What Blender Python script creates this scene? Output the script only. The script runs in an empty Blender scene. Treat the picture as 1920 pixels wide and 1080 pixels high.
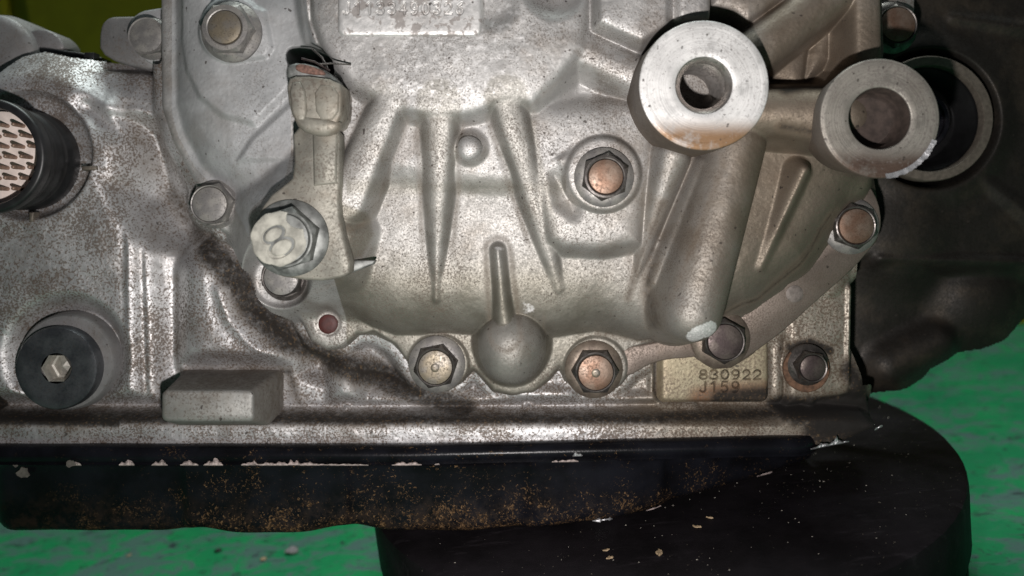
import bpy, bmesh, math, random
import numpy as np
from mathutils import Vector, Matrix

random.seed(7)
rng = np.random.default_rng(7)
C = bpy.context.scene.collection
S = 0.00016                 # metres per drawing unit
D = 1550.0                  # camera distance from the cover's face, in drawing units
VX, VY = 960.0, 400.0       # where the casing's normal vanishes in the picture
FA, FB = 0.107, 0.091       # the gearbox stands tilted by these slopes against the level floor
R = Vector((-FA, -FB, 1)).rotation_difference(Vector((0, 0, 1))).to_matrix().to_4x4()

# ------------------------------------------------------------------ camera, world, flash
sc = bpy.context.scene
cam = bpy.data.cameras.new('camera')
cam.lens = D / 1920 * 36.0
cam.sensor_width = 36.0
cam.shift_y = -(540 - VY) / 1920
cam.clip_start = 0.005
cam.clip_end = 50
cam.dof.use_dof = True
cam.dof.focus_distance = D * S
cam.dof.aperture_fstop = 8.0
co = bpy.data.objects.new('camera', cam)
C.objects.link(co)
co.matrix_world = R @ Matrix.Translation((0, -D * S, 0)) @ Matrix.Rotation(math.radians(90), 4, 'X')
sc.camera = co

w = bpy.data.worlds.new('World')
sc.world = w
w.use_nodes = True
w.node_tree.nodes['Background'].inputs['Color'].default_value = (0.75, 0.85, 1.0, 1)
w.node_tree.nodes['Background'].inputs['Strength'].default_value = 0.03

def lamp(name, kind, pos, aim, energy, **kw):
    l = bpy.data.lights.new(name, kind)
    l.energy = energy
    for k, v in kw.items():
        setattr(l, k, v)
    o = bpy.data.objects.new(name, l)
    C.objects.link(o)
    p = R @ (Vector(pos) * S)
    a = R @ (Vector(aim) * S)
    o.location = p
    o.rotation_euler = (a - p).to_track_quat('-Z', 'Y').to_euler()
    return o

lamp('phone_flash', 'SPOT', (-30, -D + 190, -260), (-40, 0, 270), 2.65, spot_size=math.radians(124), spot_blend=1.0,
     shadow_soft_size=0.0035, color=(1.0, 0.95, 0.93))
lamp('workshop_light', 'AREA', (-300, 1300, 9000), (0, 1300, -900), 16.0, shape='RECTANGLE', size=1.2, size_y=0.3,
     color=(0.9, 1.0, 0.97))  # added overhead lamp that lifts the floor, no such source seen
sc.view_settings.view_transform = 'Standard'
sc.view_settings.look = 'None'
sc.view_settings.exposure = 0.0
sc.view_settings.gamma = 1.0
sc.cycles.max_bounces = 6
sc.cycles.use_denoising = True

# ------------------------------------------------------------------ helpers: objects
def W(px, py, H=0.0):
    k = (D - H) / D
    return ((px - VX) * k, (VY - py) * k)

def P3(px, py, H=0.0):
    x, z = W(px, py, H)
    return (x, -H, z)

BASE = Vector((0, 0, -590)) * S    # the gearbox root sits at its underside

def link(name, me, mat, parent=None, loc=(0, 0, 0)):
    o = bpy.data.objects.new(name, me)
    C.objects.link(o)
    if mat is not None and not me.materials:
        me.materials.append(mat)
    o.location = Vector(loc)
    o.parent = parent
    return o

def empty(name, pos=(0, 0, 0)):
    o = bpy.data.objects.new(name, None)
    C.objects.link(o)
    o.empty_display_size = 0.02
    o.matrix_world = R @ Matrix.Translation(Vector(pos))
    return o

def tag(o, label=None, cat=None, group=None, kind=None):
    if label: o['label'] = label
    if cat: o['category'] = cat
    if group: o['group'] = group
    if kind: o['kind'] = kind
    return o

def mesh_np(name, V, F, attrs=None, normals=None, smooth=True):
    me = bpy.data.meshes.new(name)
    V = np.asarray(V, np.float32) * S
    F = np.asarray(F, np.int32)
    n = F.shape[1]
    me.vertices.add(len(V)); me.vertices.foreach_set('co', V.ravel())
    me.loops.add(F.size); me.loops.foreach_set('vertex_index', F.ravel())
    me.polygons.add(len(F))
    me.polygons.foreach_set('loop_start', np.arange(len(F), dtype=np.int32) * n)
    me.polygons.foreach_set('use_smooth', np.full(len(F), smooth))
    me.update(calc_edges=True)
    for k, a in (attrs or {}).items():
        at = me.attributes.new(k, 'FLOAT', 'POINT')
        at.data.foreach_set('value', np.asarray(a, np.float32).ravel())
    if normals is not None:
        me.normals_split_custom_set_from_vertices(np.asarray(normals, np.float32).tolist())
    return me

def mesh_py(name, V, F, sharp=40, smooth=True):
    me = bpy.data.meshes.new(name)
    me.from_pydata([tuple(c * S for c in v) for v in V], [], F)
    me.update()
    bm = bmesh.new(); bm.from_mesh(me)
    bmesh.ops.recalc_face_normals(bm, faces=bm.faces)
    bm.to_mesh(me); bm.free()
    if smooth:
        me.polygons.foreach_set('use_smooth', [True] * len(me.polygons))
        me.set_sharp_from_angle(angle=math.radians(sharp))
    return me

def lathe(name, prof, n=64, radf=None, close=False, sharp=40):
    """prof: list of (radius, height toward the viewer); axis along -y"""
    V, F = [], []
    for (r, h) in prof:
        for i in range(n):
            a = 2 * math.pi * i / n
            rr = r if radf is None else radf(r, h, a)
            V.append((rr * math.cos(a), -h, rr * math.sin(a)))
    m = len(prof)
    for j in range(m - 1):
        for i in range(n):
            F.append((j * n + i, j * n + (i + 1) % n, (j + 1) * n + (i + 1) % n, (j + 1) * n + i))
    if close:
        F.append(tuple(range((m - 1) * n, m * n)))
    return mesh_py(name, V, F, sharp)

# ------------------------------------------------------------------ helpers: relief fields
def softp(s, w): return .5 * (s + np.sqrt(s * s + w * w))

def smax(a, b, k):
    h = np.clip(.5 + .5 * (a - b) / k, 0, 1)
    return b * (1 - h) + a * h + k * h * (1 - h)

def sstep(x, a, b):
    t = np.clip((x - a) / (b - a), 0, 1)
    return t * t * (3 - 2 * t)

def vnoise(X, Z, scale, seed=0):
    r = np.random.default_rng(seed)
    T = r.random((64, 64)).astype(np.float32)
    x = X / scale + 1000.3; z = Z / scale + 1000.7
    xi = np.floor(x).astype(int); zi = np.floor(z).astype(int)
    fx = x - xi; fz = z - zi
    fx = fx * fx * (3 - 2 * fx); fz = fz * fz * (3 - 2 * fz)
    g = lambda i, j: T[i % 64, j % 64]
    return (g(xi, zi) * (1 - fx) + g(xi + 1, zi) * fx) * (1 - fz) + (g(xi, zi + 1) * (1 - fx) + g(xi + 1, zi + 1) * fx) * fz - .5

def blur(h, s):
    n = int(3 * s + 1)
    k = np.exp(-.5 * (np.arange(-n, n + 1) / s) ** 2); k /= k.sum()
    for ax in (0, 1):
        p = np.pad(h, [(n, n) if a == ax else (0, 0) for a in (0, 1)], 'edge')
        out = np.zeros_like(h)
        for i, c in enumerate(k):
            sl = [slice(None)] * 2; sl[ax] = slice(i, i + h.shape[ax])
            out += c * p[tuple(sl)]
        h = out
    return h

class Field:
    def __init__(s, x0, x1, z0, z1, step):
        s.xs = np.arange(x0, x1 + step, step); s.zs = np.arange(z0, z1 + step, step)
        s.X, s.Z = np.meshgrid(s.xs, s.zs, indexing='ij')
        s.step = step
        s.h = np.zeros_like(s.X)
        s.lab = np.zeros(s.X.shape, int)
        s.at = {k: np.zeros_like(s.X) for k in ('stain', 'bare', 'warm', 'film')}
    def circ(s, px, py, r, H=0):
        x, z = W(px, py, H)
        return np.hypot(s.X - x, s.Z - z) - r * (D - H) / D
    def poly(s, pts, H=0, rnd=0):
        P = [W(a, b, H) for a, b in pts]
        d2 = np.full(s.X.shape, 1e18); inside = np.zeros(s.X.shape, bool)
        for (ax, az), (bx, bz) in zip(P, P[1:] + P[:1]):
            ex, ez = bx - ax, bz - az
            wx, wz = s.X - ax, s.Z - az
            t = np.clip((wx * ex + wz * ez) / (ex * ex + ez * ez + 1e-9), 0, 1)
            d2 = np.minimum(d2, (wx - ex * t) ** 2 + (wz - ez * t) ** 2)
            if az != bz:
                c = ((az > s.Z) != (bz > s.Z)) & (s.X < (bx - ax) * (s.Z - az) / (bz - az) + ax)
                inside ^= c
        return np.sqrt(d2) * np.where(inside, -1, 1) - rnd
    def cap(s, p, q, r0, r1, H0=0, H1=0):
        ax, az = W(*p, H0); bx, bz = W(*q, H1)
        ex, ez = bx - ax, bz - az
        t = np.clip(((s.X - ax) * ex + (s.Z - az) * ez) / (ex * ex + ez * ez + 1e-9), 0, 1)
        d = np.hypot(s.X - ax - ex * t, s.Z - az - ez * t)
        return d - (r0 + (r1 - r0) * t), t, d
    def line(s, pts, r, H=0):
        d = np.full(s.X.shape, 1e9)
        for p, q in zip(pts[:-1], pts[1:]):
            d = np.minimum(d, s.cap(p, q, r, r, H, H)[0])
        return d
    def up(s, sd, H, slope=2.5, rnd=6, k=8): s.h = smax(s.h, H - slope * softp(sd, rnd), k)
    def down(s, sd, H, slope=2.5, rnd=6, k=8): s.h = -smax(-s.h, -(H + slope * softp(sd, rnd)), k)
    def add(s, sd, amt, width): s.h = s.h + amt * sstep(-sd, -width / 2, width / 2)
    def rib(s, p, q, r0, r1, H0, H1, slope=2.2, rnd=10, k=10, lab=0, grime=0, film=0):
        slope *= 1.7; rnd *= .7; k *= .6
        sd, t, d = s.cap(p, q, r0, r1, H0, H1)
        hh = H0 + (H1 - H0) * t - slope * softp(sd, rnd)
        if lab: s.lab[(hh > s.h - 2) & (sd < 14)] = lab
        if grime: s.at['stain'] = np.maximum(s.at['stain'], grime * np.exp(-((sd - 14) / 9) ** 2) * sstep(H0 + (H1 - H0) * t - s.h, 6, 26))  # grime and crease shade painted together along the rib foot
        if film: s.at['film'] = np.maximum(s.at['film'], film * (1 - sstep(sd, 4, 16)))
        s.h = smax(s.h, hh, k)
    def round_rib(s, p, q, r0, r1, H0, H1, k=8, lab=0):
        """half-round bar: H is the crest"""
        sd, t, d = s.cap(p, q, r0, r1, H0, H1)
        r = r0 + (r1 - r0) * t
        u = d / r
        hh = H0 + (H1 - H0) * t - r + r * np.sqrt(np.clip(1 - np.minimum(u, .96) ** 2, 0, 1)) - np.maximum(d - .96 * r, 0) * 4.0
        if lab: s.lab[(hh > s.h - 2) & (sd < 8)] = lab
        s.h = smax(s.h, hh, k)
    def stain(s, key, sd, width, amt):
        s.at[key] = np.maximum(s.at[key], amt * (1 - sstep(sd, -width, width)))
    def stroke_text(s, text, x0, y0, cw, ch, adv, H, depth, wd, dirt=1.0):
        for i, c in enumerate(text):
            for st in GLYPH.get(c, []):
                pts = [(x0 + i * adv + u * cw, y0 + (1 - v) * ch) for u, v in st]
                sd = s.line(pts, 0, H)
                g = 1 - sstep(sd, wd * .45, wd)
                s.h -= depth * g * np.clip(1 + .9 * vnoise(s.X, s.Z, 9, 77), .4, 1.4)
                s.at['stain'] = np.maximum(s.at['stain'], dirt * np.clip(.78 + .5 * vnoise(s.X, s.Z, 12, 78), 0, 1) * (1 - sstep(sd, wd * .3, wd * .75)))
    def build(s, keep, names, mat, parent, loc, noise=1.0, seed=1, sub=None):
        """names[label] -> object name; label 0 is the main part, the others its children"""
        s.h = s.h + noise * (2.4 * vnoise(s.X, s.Z, 57, seed) + .8 * vnoise(s.X, s.Z, 19, seed + 1) + .5 * vnoise(s.X, s.Z, 5, seed + 2))
        hx, hz = np.gradient(s.h, s.step)
        N = np.stack([-hx, -np.ones_like(hx), -hz], -1)
        N /= np.linalg.norm(N, axis=-1, keepdims=True)
        nx, nz = s.X.shape
        idx = np.arange(nx * nz).reshape(nx, nz)
        kc = keep[:-1, :-1] & keep[1:, :-1] & keep[1:, 1:] & keep[:-1, 1:]
        lc = s.lab[:-1, :-1]
        Q = np.stack([idx[:-1, :-1], idx[1:, :-1], idx[1:, 1:], idx[:-1, 1:]], -1)
        V = np.stack([s.X, -s.h, s.Z], -1).reshape(-1, 3)
        N = N.reshape(-1, 3)
        main = None
        for l in [0] + [l for l in sorted(names) if l]:
            q = Q[kc & (lc == l)]
            if len(q) == 0: continue
            u, inv = np.unique(q, return_inverse=True)
            at = {k: a.reshape(-1)[u] for k, a in s.at.items()}
            me = mesh_np(names[l], V[u], inv.reshape(q.shape), at, N[u])
            if l == 0: main = link(names[0], me, mat, parent, loc)
            else: link(names[l], me, mat, main)
        return main

def arc(cx, cy, rx, ry, a0, a1, n=9):
    return [(cx + rx * math.cos(math.radians(a0 + (a1 - a0) * i / (n - 1))), cy + ry * math.sin(math.radians(a0 + (a1 - a0) * i / (n - 1)))) for i in range(n)]
GLYPH = {
 '0': [arc(.5, .5, .45, .5, 0, 360, 17)],
 '1': [[(.2, .8), (.55, 1), (.55, 0)]],
 '2': [arc(.5, .7, .42, .3, 170, -30, 9) + [(.08, 0), (.95, 0)]],
 '3': [arc(.45, .76, .42, .24, 150, -90, 9) + arc(.45, .26, .47, .26, 90, -150, 9)],
 '4': [[(.7, 0), (.7, 1), (.05, .3), (.95, .3)]],
 '5': [[(.88, 1), (.2, 1), (.12, .55)] + arc(.45, .32, .45, .32, 125, -150, 9)],
 '6': [[(.8, .95), (.35, .7), (.1, .35)] + arc(.5, .28, .42, .28, 170, -190, 13)],
 '8': [arc(.5, .76, .38, .24, 0, 360, 13), arc(.5, .26, .46, .26, 0, 360, 13)],
 '9': [arc(.5, .7, .42, .3, 0, 360, 13), [(.92, .7), (.88, .3), (.62, .03), (.2, 0)]],
 'J': [[(.8, 1), (.8, .25)] + arc(.45, .22, .35, .22, 0, -165, 7)],
}

# ------------------------------------------------------------------ materials
class NT:
    def __init__(s, name):
        s.m = bpy.data.materials.new(name); s.m.use_nodes = True
        s.t = s.m.node_tree; s.b = s.t.nodes['Principled BSDF']
        tc = s.n('ShaderNodeTexCoord'); vm = s.n('ShaderNodeVectorMath', operation='SCALE')
        s.l(tc.outputs['Object'], vm.inputs[0]); vm.inputs['Scale'].default_value = 1 / S
        s.co = vm.outputs[0]
    def n(s, t, **kw):
        x = s.t.nodes.new(t)
        for k, v in kw.items(): setattr(x, k, v)
        return x
    def l(s, a, b): s.t.links.new(a, b)
    def noise(s, size, detail=3, rough=.55, stretch=None, dist=0, off=0):
        x = s.n('ShaderNodeTexNoise')
        c = s.co
        if stretch or off:
            mp = s.n('ShaderNodeMapping'); s.l(c, mp.inputs[0])
            mp.inputs['Scale'].default_value = stretch or (1, 1, 1)
            mp.inputs['Location'].default_value = (off, off * .7, off * 1.3)
            c = mp.outputs[0]
        s.l(c, x.inputs['Vector'])
        x.inputs['Scale'].default_value = 1 / size
        x.inputs['Detail'].default_value = detail
        x.inputs['Roughness'].default_value = rough
        x.inputs['Distortion'].default_value = dist
        return x.outputs[0]
    def ramp(s, f, a, b, inv=False):
        x = s.n('ShaderNodeMapRange', interpolation_type='SMOOTHSTEP')
        s.l(f, x.inputs['Value'])
        x.inputs['From Min'].default_value = a; x.inputs['From Max'].default_value = b
        x.inputs['To Min'].default_value = 1 if inv else 0; x.inputs['To Max'].default_value = 0 if inv else 1
        return x.outputs[0]
    def val(s, op, a, b):
        x = s.n('ShaderNodeMath', operation=op, use_clamp=op in ('MULTIPLY_ADD',))
        for i, v in enumerate((a, b)):
            if isinstance(v, (int, float)): x.inputs[i].default_value = v
            else: s.l(v, x.inputs[i])
        return x.outputs[0]
    def mix(s, f, a, b):
        x = s.n('ShaderNodeMix', data_type='RGBA')
        s._set(x.inputs[0], f); s._set(x.inputs[6], a); s._set(x.inputs[7], b)
        return x.outputs[2]
    def mixf(s, f, a, b):
        x = s.n('ShaderNodeMix', data_type='FLOAT')
        s._set(x.inputs[0], f); s._set(x.inputs[2], a); s._set(x.inputs[3], b)
        return x.outputs[0]
    def _set(s, sock, v):
        if isinstance(v, (int, float)): sock.default_value = v
        elif isinstance(v, tuple): sock.default_value = v if len(v) == 4 else v + (1,)
        else: s.l(v, sock)
    def attr(s, k):
        x = s.n('ShaderNodeAttribute', attribute_name=k); return x.outputs['Fac']
    def out(s, col, rough, metal, bump=None, bstr=.3, bdist=1.0):
        s._set(s.b.inputs['Base Color'], col); s._set(s.b.inputs['Roughness'], rough); s._set(s.b.inputs['Metallic'], metal)
        if bump is not None:
            bp = s.n('ShaderNodeBump'); bp.inputs['Strength'].default_value = bstr; bp.inputs['Distance'].default_value = bdist * S
            s.l(bump, bp.inputs['Height']); s.l(bp.outputs[0], s.b.inputs['Normal'])
        return s.m

def cast(name, base, warm, speck=(.085, .062, .047), amount=.5, grain=4, peb=9, rough=.55, metal=.6, bstr=.35, bdist=1.6, blotch=.35, wn=.9, rings=0, tan=.25):
    t = NT(name)
    n1 = t.noise(grain, 3, .6); n2 = t.noise(70, 4, .6); n3 = t.noise(peb, 3, .6, off=31); n4 = t.noise(240, 3, .5, off=77)
    c = t.mix(t.ramp(n2, .3, .7), tuple(x * (1 - blotch * .5) for x in base), tuple(min(1, x * (1 + blotch * .4)) for x in base))
    wa0 = t.attr('warm')
    wa = t.val('MULTIPLY', t.ramp(t.val('ADD', wa0, t.val('MULTIPLY', t.val('SUBTRACT', n2, .5), wn)), .1, .9), t.ramp(wa0, 0, .1))
    c = t.mix(wa, c, t.mix(t.ramp(n2, .3, .7), warm, tuple(x * .8 for x in warm)))
    c = t.mix(t.val('MULTIPLY', t.ramp(t.noise(95, 5, .65, off=150), .46, .72), tan), c, (.15, .112, .078))
    thr = t.val('ADD', n1, t.val('MULTIPLY', t.val('SUBTRACT', t.noise(120, 4, .65, off=230), .5), .55))
    c = t.mix(t.attr('film'), c, t.mix(t.ramp(n2, .3, .7), (.185, .172, .142), (.28, .265, .23)))
    sp = t.val('MULTIPLY', t.ramp(thr, .62 - .14 * amount, .70 - .14 * amount), .25 + .6 * amount)
    c = t.mix(sp, c, speck)
    # pits: rare dark dots
    n5 = t.noise(11, 1, .5, off=53)
    pit = t.val('MULTIPLY', t.ramp(n5, .73, .78), .8)
    c = t.mix(pit, c, (.05, .04, .035))
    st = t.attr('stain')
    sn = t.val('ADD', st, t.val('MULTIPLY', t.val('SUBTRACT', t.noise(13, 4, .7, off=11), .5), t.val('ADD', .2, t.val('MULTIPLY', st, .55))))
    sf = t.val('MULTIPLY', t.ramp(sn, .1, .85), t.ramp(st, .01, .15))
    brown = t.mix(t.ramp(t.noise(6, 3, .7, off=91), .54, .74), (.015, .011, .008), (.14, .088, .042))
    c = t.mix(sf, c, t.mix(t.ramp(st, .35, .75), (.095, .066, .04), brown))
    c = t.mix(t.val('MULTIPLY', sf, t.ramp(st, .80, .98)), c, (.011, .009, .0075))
    ba = t.attr('bare')
    bf = t.ramp(t.val('ADD', ba, t.val('MULTIPLY', t.val('SUBTRACT', t.noise(12, 3, .6, off=5), .5), .9)), .35, .6)
    bf = t.val('MULTIPLY', bf, t.ramp(ba, .02, .2))
    c = t.mix(bf, c, t.mix(t.ramp(ba, .35, .6), (.66, .65, .645), (.78, .77, .76)))
    r = t.mixf(sf, t.mixf(t.ramp(n1, .3, .7), rough - .08, rough + .1), .85)
    m = t.mixf(sf, t.mixf(sp, metal, metal * .4), 0.0)
    bh = t.val('ADD', n3, t.val('MULTIPLY', n1, .35))
    if rings:
        ln = t.n('ShaderNodeVectorMath', operation='LENGTH'); mp = t.n('ShaderNodeVectorMath', operation='MULTIPLY')
        t.l(t.co, mp.inputs[0]); mp.inputs[1].default_value = (1, 0, 1); t.l(mp.outputs[0], ln.inputs[0])
        nz = t.n('ShaderNodeTexNoise', noise_dimensions='1D'); t.l(ln.outputs['Value'], nz.inputs['W']); nz.inputs['Scale'].default_value = .35; nz.inputs['Detail'].default_value = 2
        bh = t.val('ADD', bh, t.val('MULTIPLY', nz.outputs[0], rings))
        r = t.mixf(t.ramp(nz.outputs[0], .35, .65), r, .62)
        big = t.ramp(t.noise(34, 5, .7, off=210), .50, .68)
        c = t.mix(t.val('MULTIPLY', big, .55), c, tuple(x * .55 for x in base))
    return t.out(c, r, m, bh, bstr, bdist)

def steel(name, a, b, size=22, rough=.42, metal=.85, speck=.4, sc=(.05, .04, .035)):
    t = NT(name)
    oi = t.n('ShaderNodeObjectInfo')
    n1 = t.noise(size, 3, .55); n2 = t.noise(4, 2, .6)
    c = t.mix(t.ramp(n1, .36, .64), a, b)
    c = t.mix(t.val('MULTIPLY', t.ramp(n2, .55, .68), speck), c, sc)
    return t.out(c, t.mixf(t.ramp(n2, .3, .7), rough - .08, rough + .12), metal, t.noise(6, 3, .6), .25, .8)

def plain(name, col, rough=.6, metal=0, var=.3, size=12, bstr=.3, bdist=1):
    t = NT(name)
    c = t.mix(t.ramp(t.noise(size, 4, .6), .3, .7), tuple(x * (1 - var) for x in col), tuple(min(1, x * (1 + var)) for x in col))
    return t.out(c, rough, metal, t.noise(size * .6, 3, .6, off=9), bstr, bdist)

M_cover = cast('cover_cast_aluminium', (.455, .447, .438), (.235, .193, .15), tan=.5, amount=.5, grain=3.2, peb=3.6, rough=.6, metal=.7, bstr=.4, bdist=.9)
M_left = cast('sheet_grey_aluminium', (.38, .385, .39), (.36, .31, .24), amount=.12, grain=4, peb=7, rough=.65, metal=.35)
M_case = cast('speckled_case_aluminium', (.54, .535, .54), (.38, .34, .285), speck=(.095, .064, .043), amount=.95, tan=.5, grain=4.0, peb=3.6, rough=.52, metal=.65, bstr=.4, bdist=.9)
M_bell = cast('grimy_bell_aluminium', (.026, .0225, .019), (.036, .029, .022), speck=(.008, .007, .006), amount=.35, grain=5, peb=8, rough=.55, metal=.5)
M_lug = cast('flange_aluminium', (.40, .385, .36), (.15, .115, .095), amount=.7, grain=4, peb=7, rough=.55, metal=.6)
M_mach = cast('machined_face', (.76, .75, .74), (.27, .16, .085), speck=(.30, .285, .28), amount=.62, grain=5.5, peb=14, rough=.5, metal=.5, bstr=.3, bdist=.9, wn=.3, rings=.8, tan=.1)
M_mach2 = cast('dull_machined_face', (.35, .325, .29), (.12, .08, .062), speck=(.15, .13, .12), amount=.85, grain=5.5, peb=9, rough=.5, metal=.6, bstr=.3, bdist=1, wn=.6, rings=.8)
M_bore = steel('bore_metal', (.30, .275, .255), (.38, .355, .335), rough=.38, speck=.2)
M_bore2 = plain('rusty_bore', (.05, .036, .03), .7, .2, .35, 16)
M_boltgrey = steel('bolt_grey_zinc', (.22, .21, .205), (.31, .295, .275), rough=.55, metal=.6)
M_boltcop = steel('bolt_tarnished_copper', (.19, .115, .08), (.25, .185, .145), size=36, rough=.5, metal=.7, speck=.3)
M_boltbrass = steel('bolt_tarnished_brass', (.225, .19, .14), (.21, .19, .165), size=26, rough=.5, metal=.65, speck=.5)
M_boltdark = steel('bolt_dark_steel', (.10, .09, .085), (.17, .155, .145), rough=.42, metal=.8)
M_boltplum = steel('bolt_plum_tarnish', (.075, .056, .056), (.125, .103, .092), size=34, rough=.5, metal=.7)
M_rust = plain('rust', (.13, .07, .042), .8, .1, .4, 9)
M_plug = steel('plug_blued_steel', (.062, .066, .075), (.12, .125, .135), size=50, rough=.45, metal=.7, speck=.5)
M_socket = plain('socket_metal', (.45, .43, .39), .55, .6, .2, 10)
M_black = plain('black_plastic', (.014, .014, .015), .42, 0, .4, 30, .2, 1)
M_insul = plain('pale_insulator', (.85, .74, .68), .6, 0, .12, 20)
M_pin = plain('brown_pin', (.30, .20, .15), .5, .3, .3, 8)
M_pipe = cast('dull_pipe_metal', (.24, .235, .235), (.25, .2, .16), amount=.3, grain=5, rough=.6, metal=.5)
M_brk = cast('dusty_bracket_steel', (.25, .238, .205), (.2, .16, .12), amount=.4, grain=5, peb=6, rough=.6, metal=.4, bstr=.4, bdist=1, tan=.6, blotch=.7)
M_brkwarm = cast('dusty_clamp_steel', (.235, .222, .19), (.2, .16, .12), amount=.45, grain=6, peb=8, rough=.6, metal=.35, bstr=.5, bdist=1.4, tan=.7, blotch=.8)
M_brkbolt = plain('dusty_bolt_zinc', (.17, .175, .168), .55, .5, .45, 22)
M_paint8 = plain('cream_paint_mark', (.33, .32, .28), .7, 0, .35, 26)
M_pinhead = plain('tarnished_pin', (.19, .165, .15), .6, .4, .25, 9)
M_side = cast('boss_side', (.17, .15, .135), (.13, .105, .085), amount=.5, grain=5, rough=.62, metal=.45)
M_red = plain('dark_red_paint', (.06, .013, .011), .6, 0, .25, 8)
M_silic = plain('pale_sealant', (.42, .345, .325), .7, 0, .4, 6, .5, 1.5)
M_scrape = plain('scraped_metal', (.7, .7, .72), .4, .8, .15, 8, .5, 2)
M_ringseal = plain('worn_ring_metal', (.17, .145, .12), .55, .5, .2, 8)

def pan_mat():
    t = NT('oily_black_pan_paint')
    z = t.n('ShaderNodeSeparateXYZ'); t.l(t.co, z.inputs[0])
    low = t.ramp(z.outputs[2], -490, -625)
    cl = t.noise(60, 3, .6, off=3)
    g = t.noise(6, 3, .75, dist=1.0); g2 = t.noise(14, 3, .7, off=21, dist=1.5)
    thr = t.val('ADD', g, t.val('MULTIPLY', t.val('SUBTRACT', t.val('ADD', t.val('MULTIPLY', low, .28), cl), .62), .42))
    f = t.ramp(thr, .60, .66)
    f2 = t.ramp(t.val('ADD', g2, t.val('MULTIPLY', t.val('SUBTRACT', low, .9), .22)), .61, .70)
    f = t.val('MULTIPLY', t.val('MAXIMUM', f, f2), t.ramp(t.val('ADD', z.outputs[0], t.val('MULTIPLY', cl, 500)), -720, -250))
    hz = t.val('MULTIPLY', t.val('MULTIPLY', low, low), t.ramp(t.noise(26, 4, .7, off=61), .4, .65))
    tan = t.mix(t.ramp(t.noise(5, 2, .5, off=44), .4, .65), (.05, .028, .012), (.19, .115, .056))
    c = t.mix(t.ramp(t.noise(90, 3, .6), .3, .7), (.004, .004, .005), (.009, .0095, .013))
    c = t.mix(t.val('MULTIPLY', hz, .4), c, (.045, .027, .014))
    c = t.mix(f, c, tan)
    return t.out(c, t.mixf(t.val('MAXIMUM', f, hz), .27, .8), 0, t.noise(9, 4, .7, off=9), .35, 1.2)
M_pan = pan_mat()
M_pan.node_tree.nodes['Principled BSDF'].inputs['Specular IOR Level'].default_value = .16

def disc_mat():
    t = NT('oily_black_disc')
    g = t.noise(5.5, 2, .6); cl = t.noise(150, 3, .6, off=8)
    f = t.ramp(t.val('ADD', g, t.val('MULTIPLY', t.val('SUBTRACT', cl, .5), .25)), .735, .77)
    sc_ = t.ramp(t.noise(60, 5, .75, stretch=(.35, 1.6, 1), off=14), .55, .74)
    c = t.mix(t.ramp(t.noise(120, 4, .6), .3, .7), (.008, .007, .008), (.017, .0145, .017))
    c = t.mix(t.val('MULTIPLY', sc_, .5), c, (.05, .043, .05))
    c = t.mix(f, c, (.22, .19, .15))
    return t.out(c, t.mixf(f, .55, .8), 0, t.noise(14, 4, .7, stretch=(.6, 1.6, 1)), .35, 2)
M_disc = disc_mat()
M_disc.node_tree.nodes['Principled BSDF'].inputs['Specular IOR Level'].default_value = .06

def floor_mat():
    t = NT('green_painted_concrete')
    a = t.noise(70, 6, .72, stretch=(.7, 1.15, 1), off=3, dist=.8)
    b = t.noise(240, 4, .6, off=40)
    g = t.mix(t.ramp(b, .3, .7), (.006, .25, .10), (.008, .34, .105))
    grime = t.ramp(t.val('ADD', a, t.val('MULTIPLY', t.val('SUBTRACT', b, .5), .5)), .44, .60)
    c = t.mix(t.val('MULTIPLY', grime, .92), g, (.085, .165, .155))
    d = t.ramp(t.noise(42, 5, .75, stretch=(.75, 1.1, 1), off=70, dist=.8), .55, .66)
    c = t.mix(t.val('MULTIPLY', d, .95), c, (.025, .04, .05))
    wv = t.ramp(t.noise(60, 5, .75, stretch=(.7, 1.2, 1), off=120, dist=.8), .60, .72)
    c = t.mix(t.val('MULTIPLY', wv, .5), c, (.06, .22, .17))
    return t.out(c, t.mixf(grime, .5, .7), 0, t.noise(20, 5, .7), .4, 2.5)
M_floor = floor_mat()
M_yel = plain('olive_yellow_paint', (.40, .33, .012), .55, 0, .12, 160, .1, 1)
M_chip = plain('wood_chip', (.42, .31, .19), .8, 0, .3, 6)
M_speck = plain('pale_dust', (.5, .46, .4), .8, 0, .4, 20)
M_stone = plain('grey_stone', (.30, .28, .29), .8, 0, .35, 9)

# ------------------------------------------------------------------ the gearbox
gear = empty('transmission', BASE)
tag(gear, 'removed cast aluminium car transmission with bolted ribbed cover and black oil pan', 'transmission')
L = -BASE   # meshes are drawn round the camera axis; parts are shifted back from the root

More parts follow.
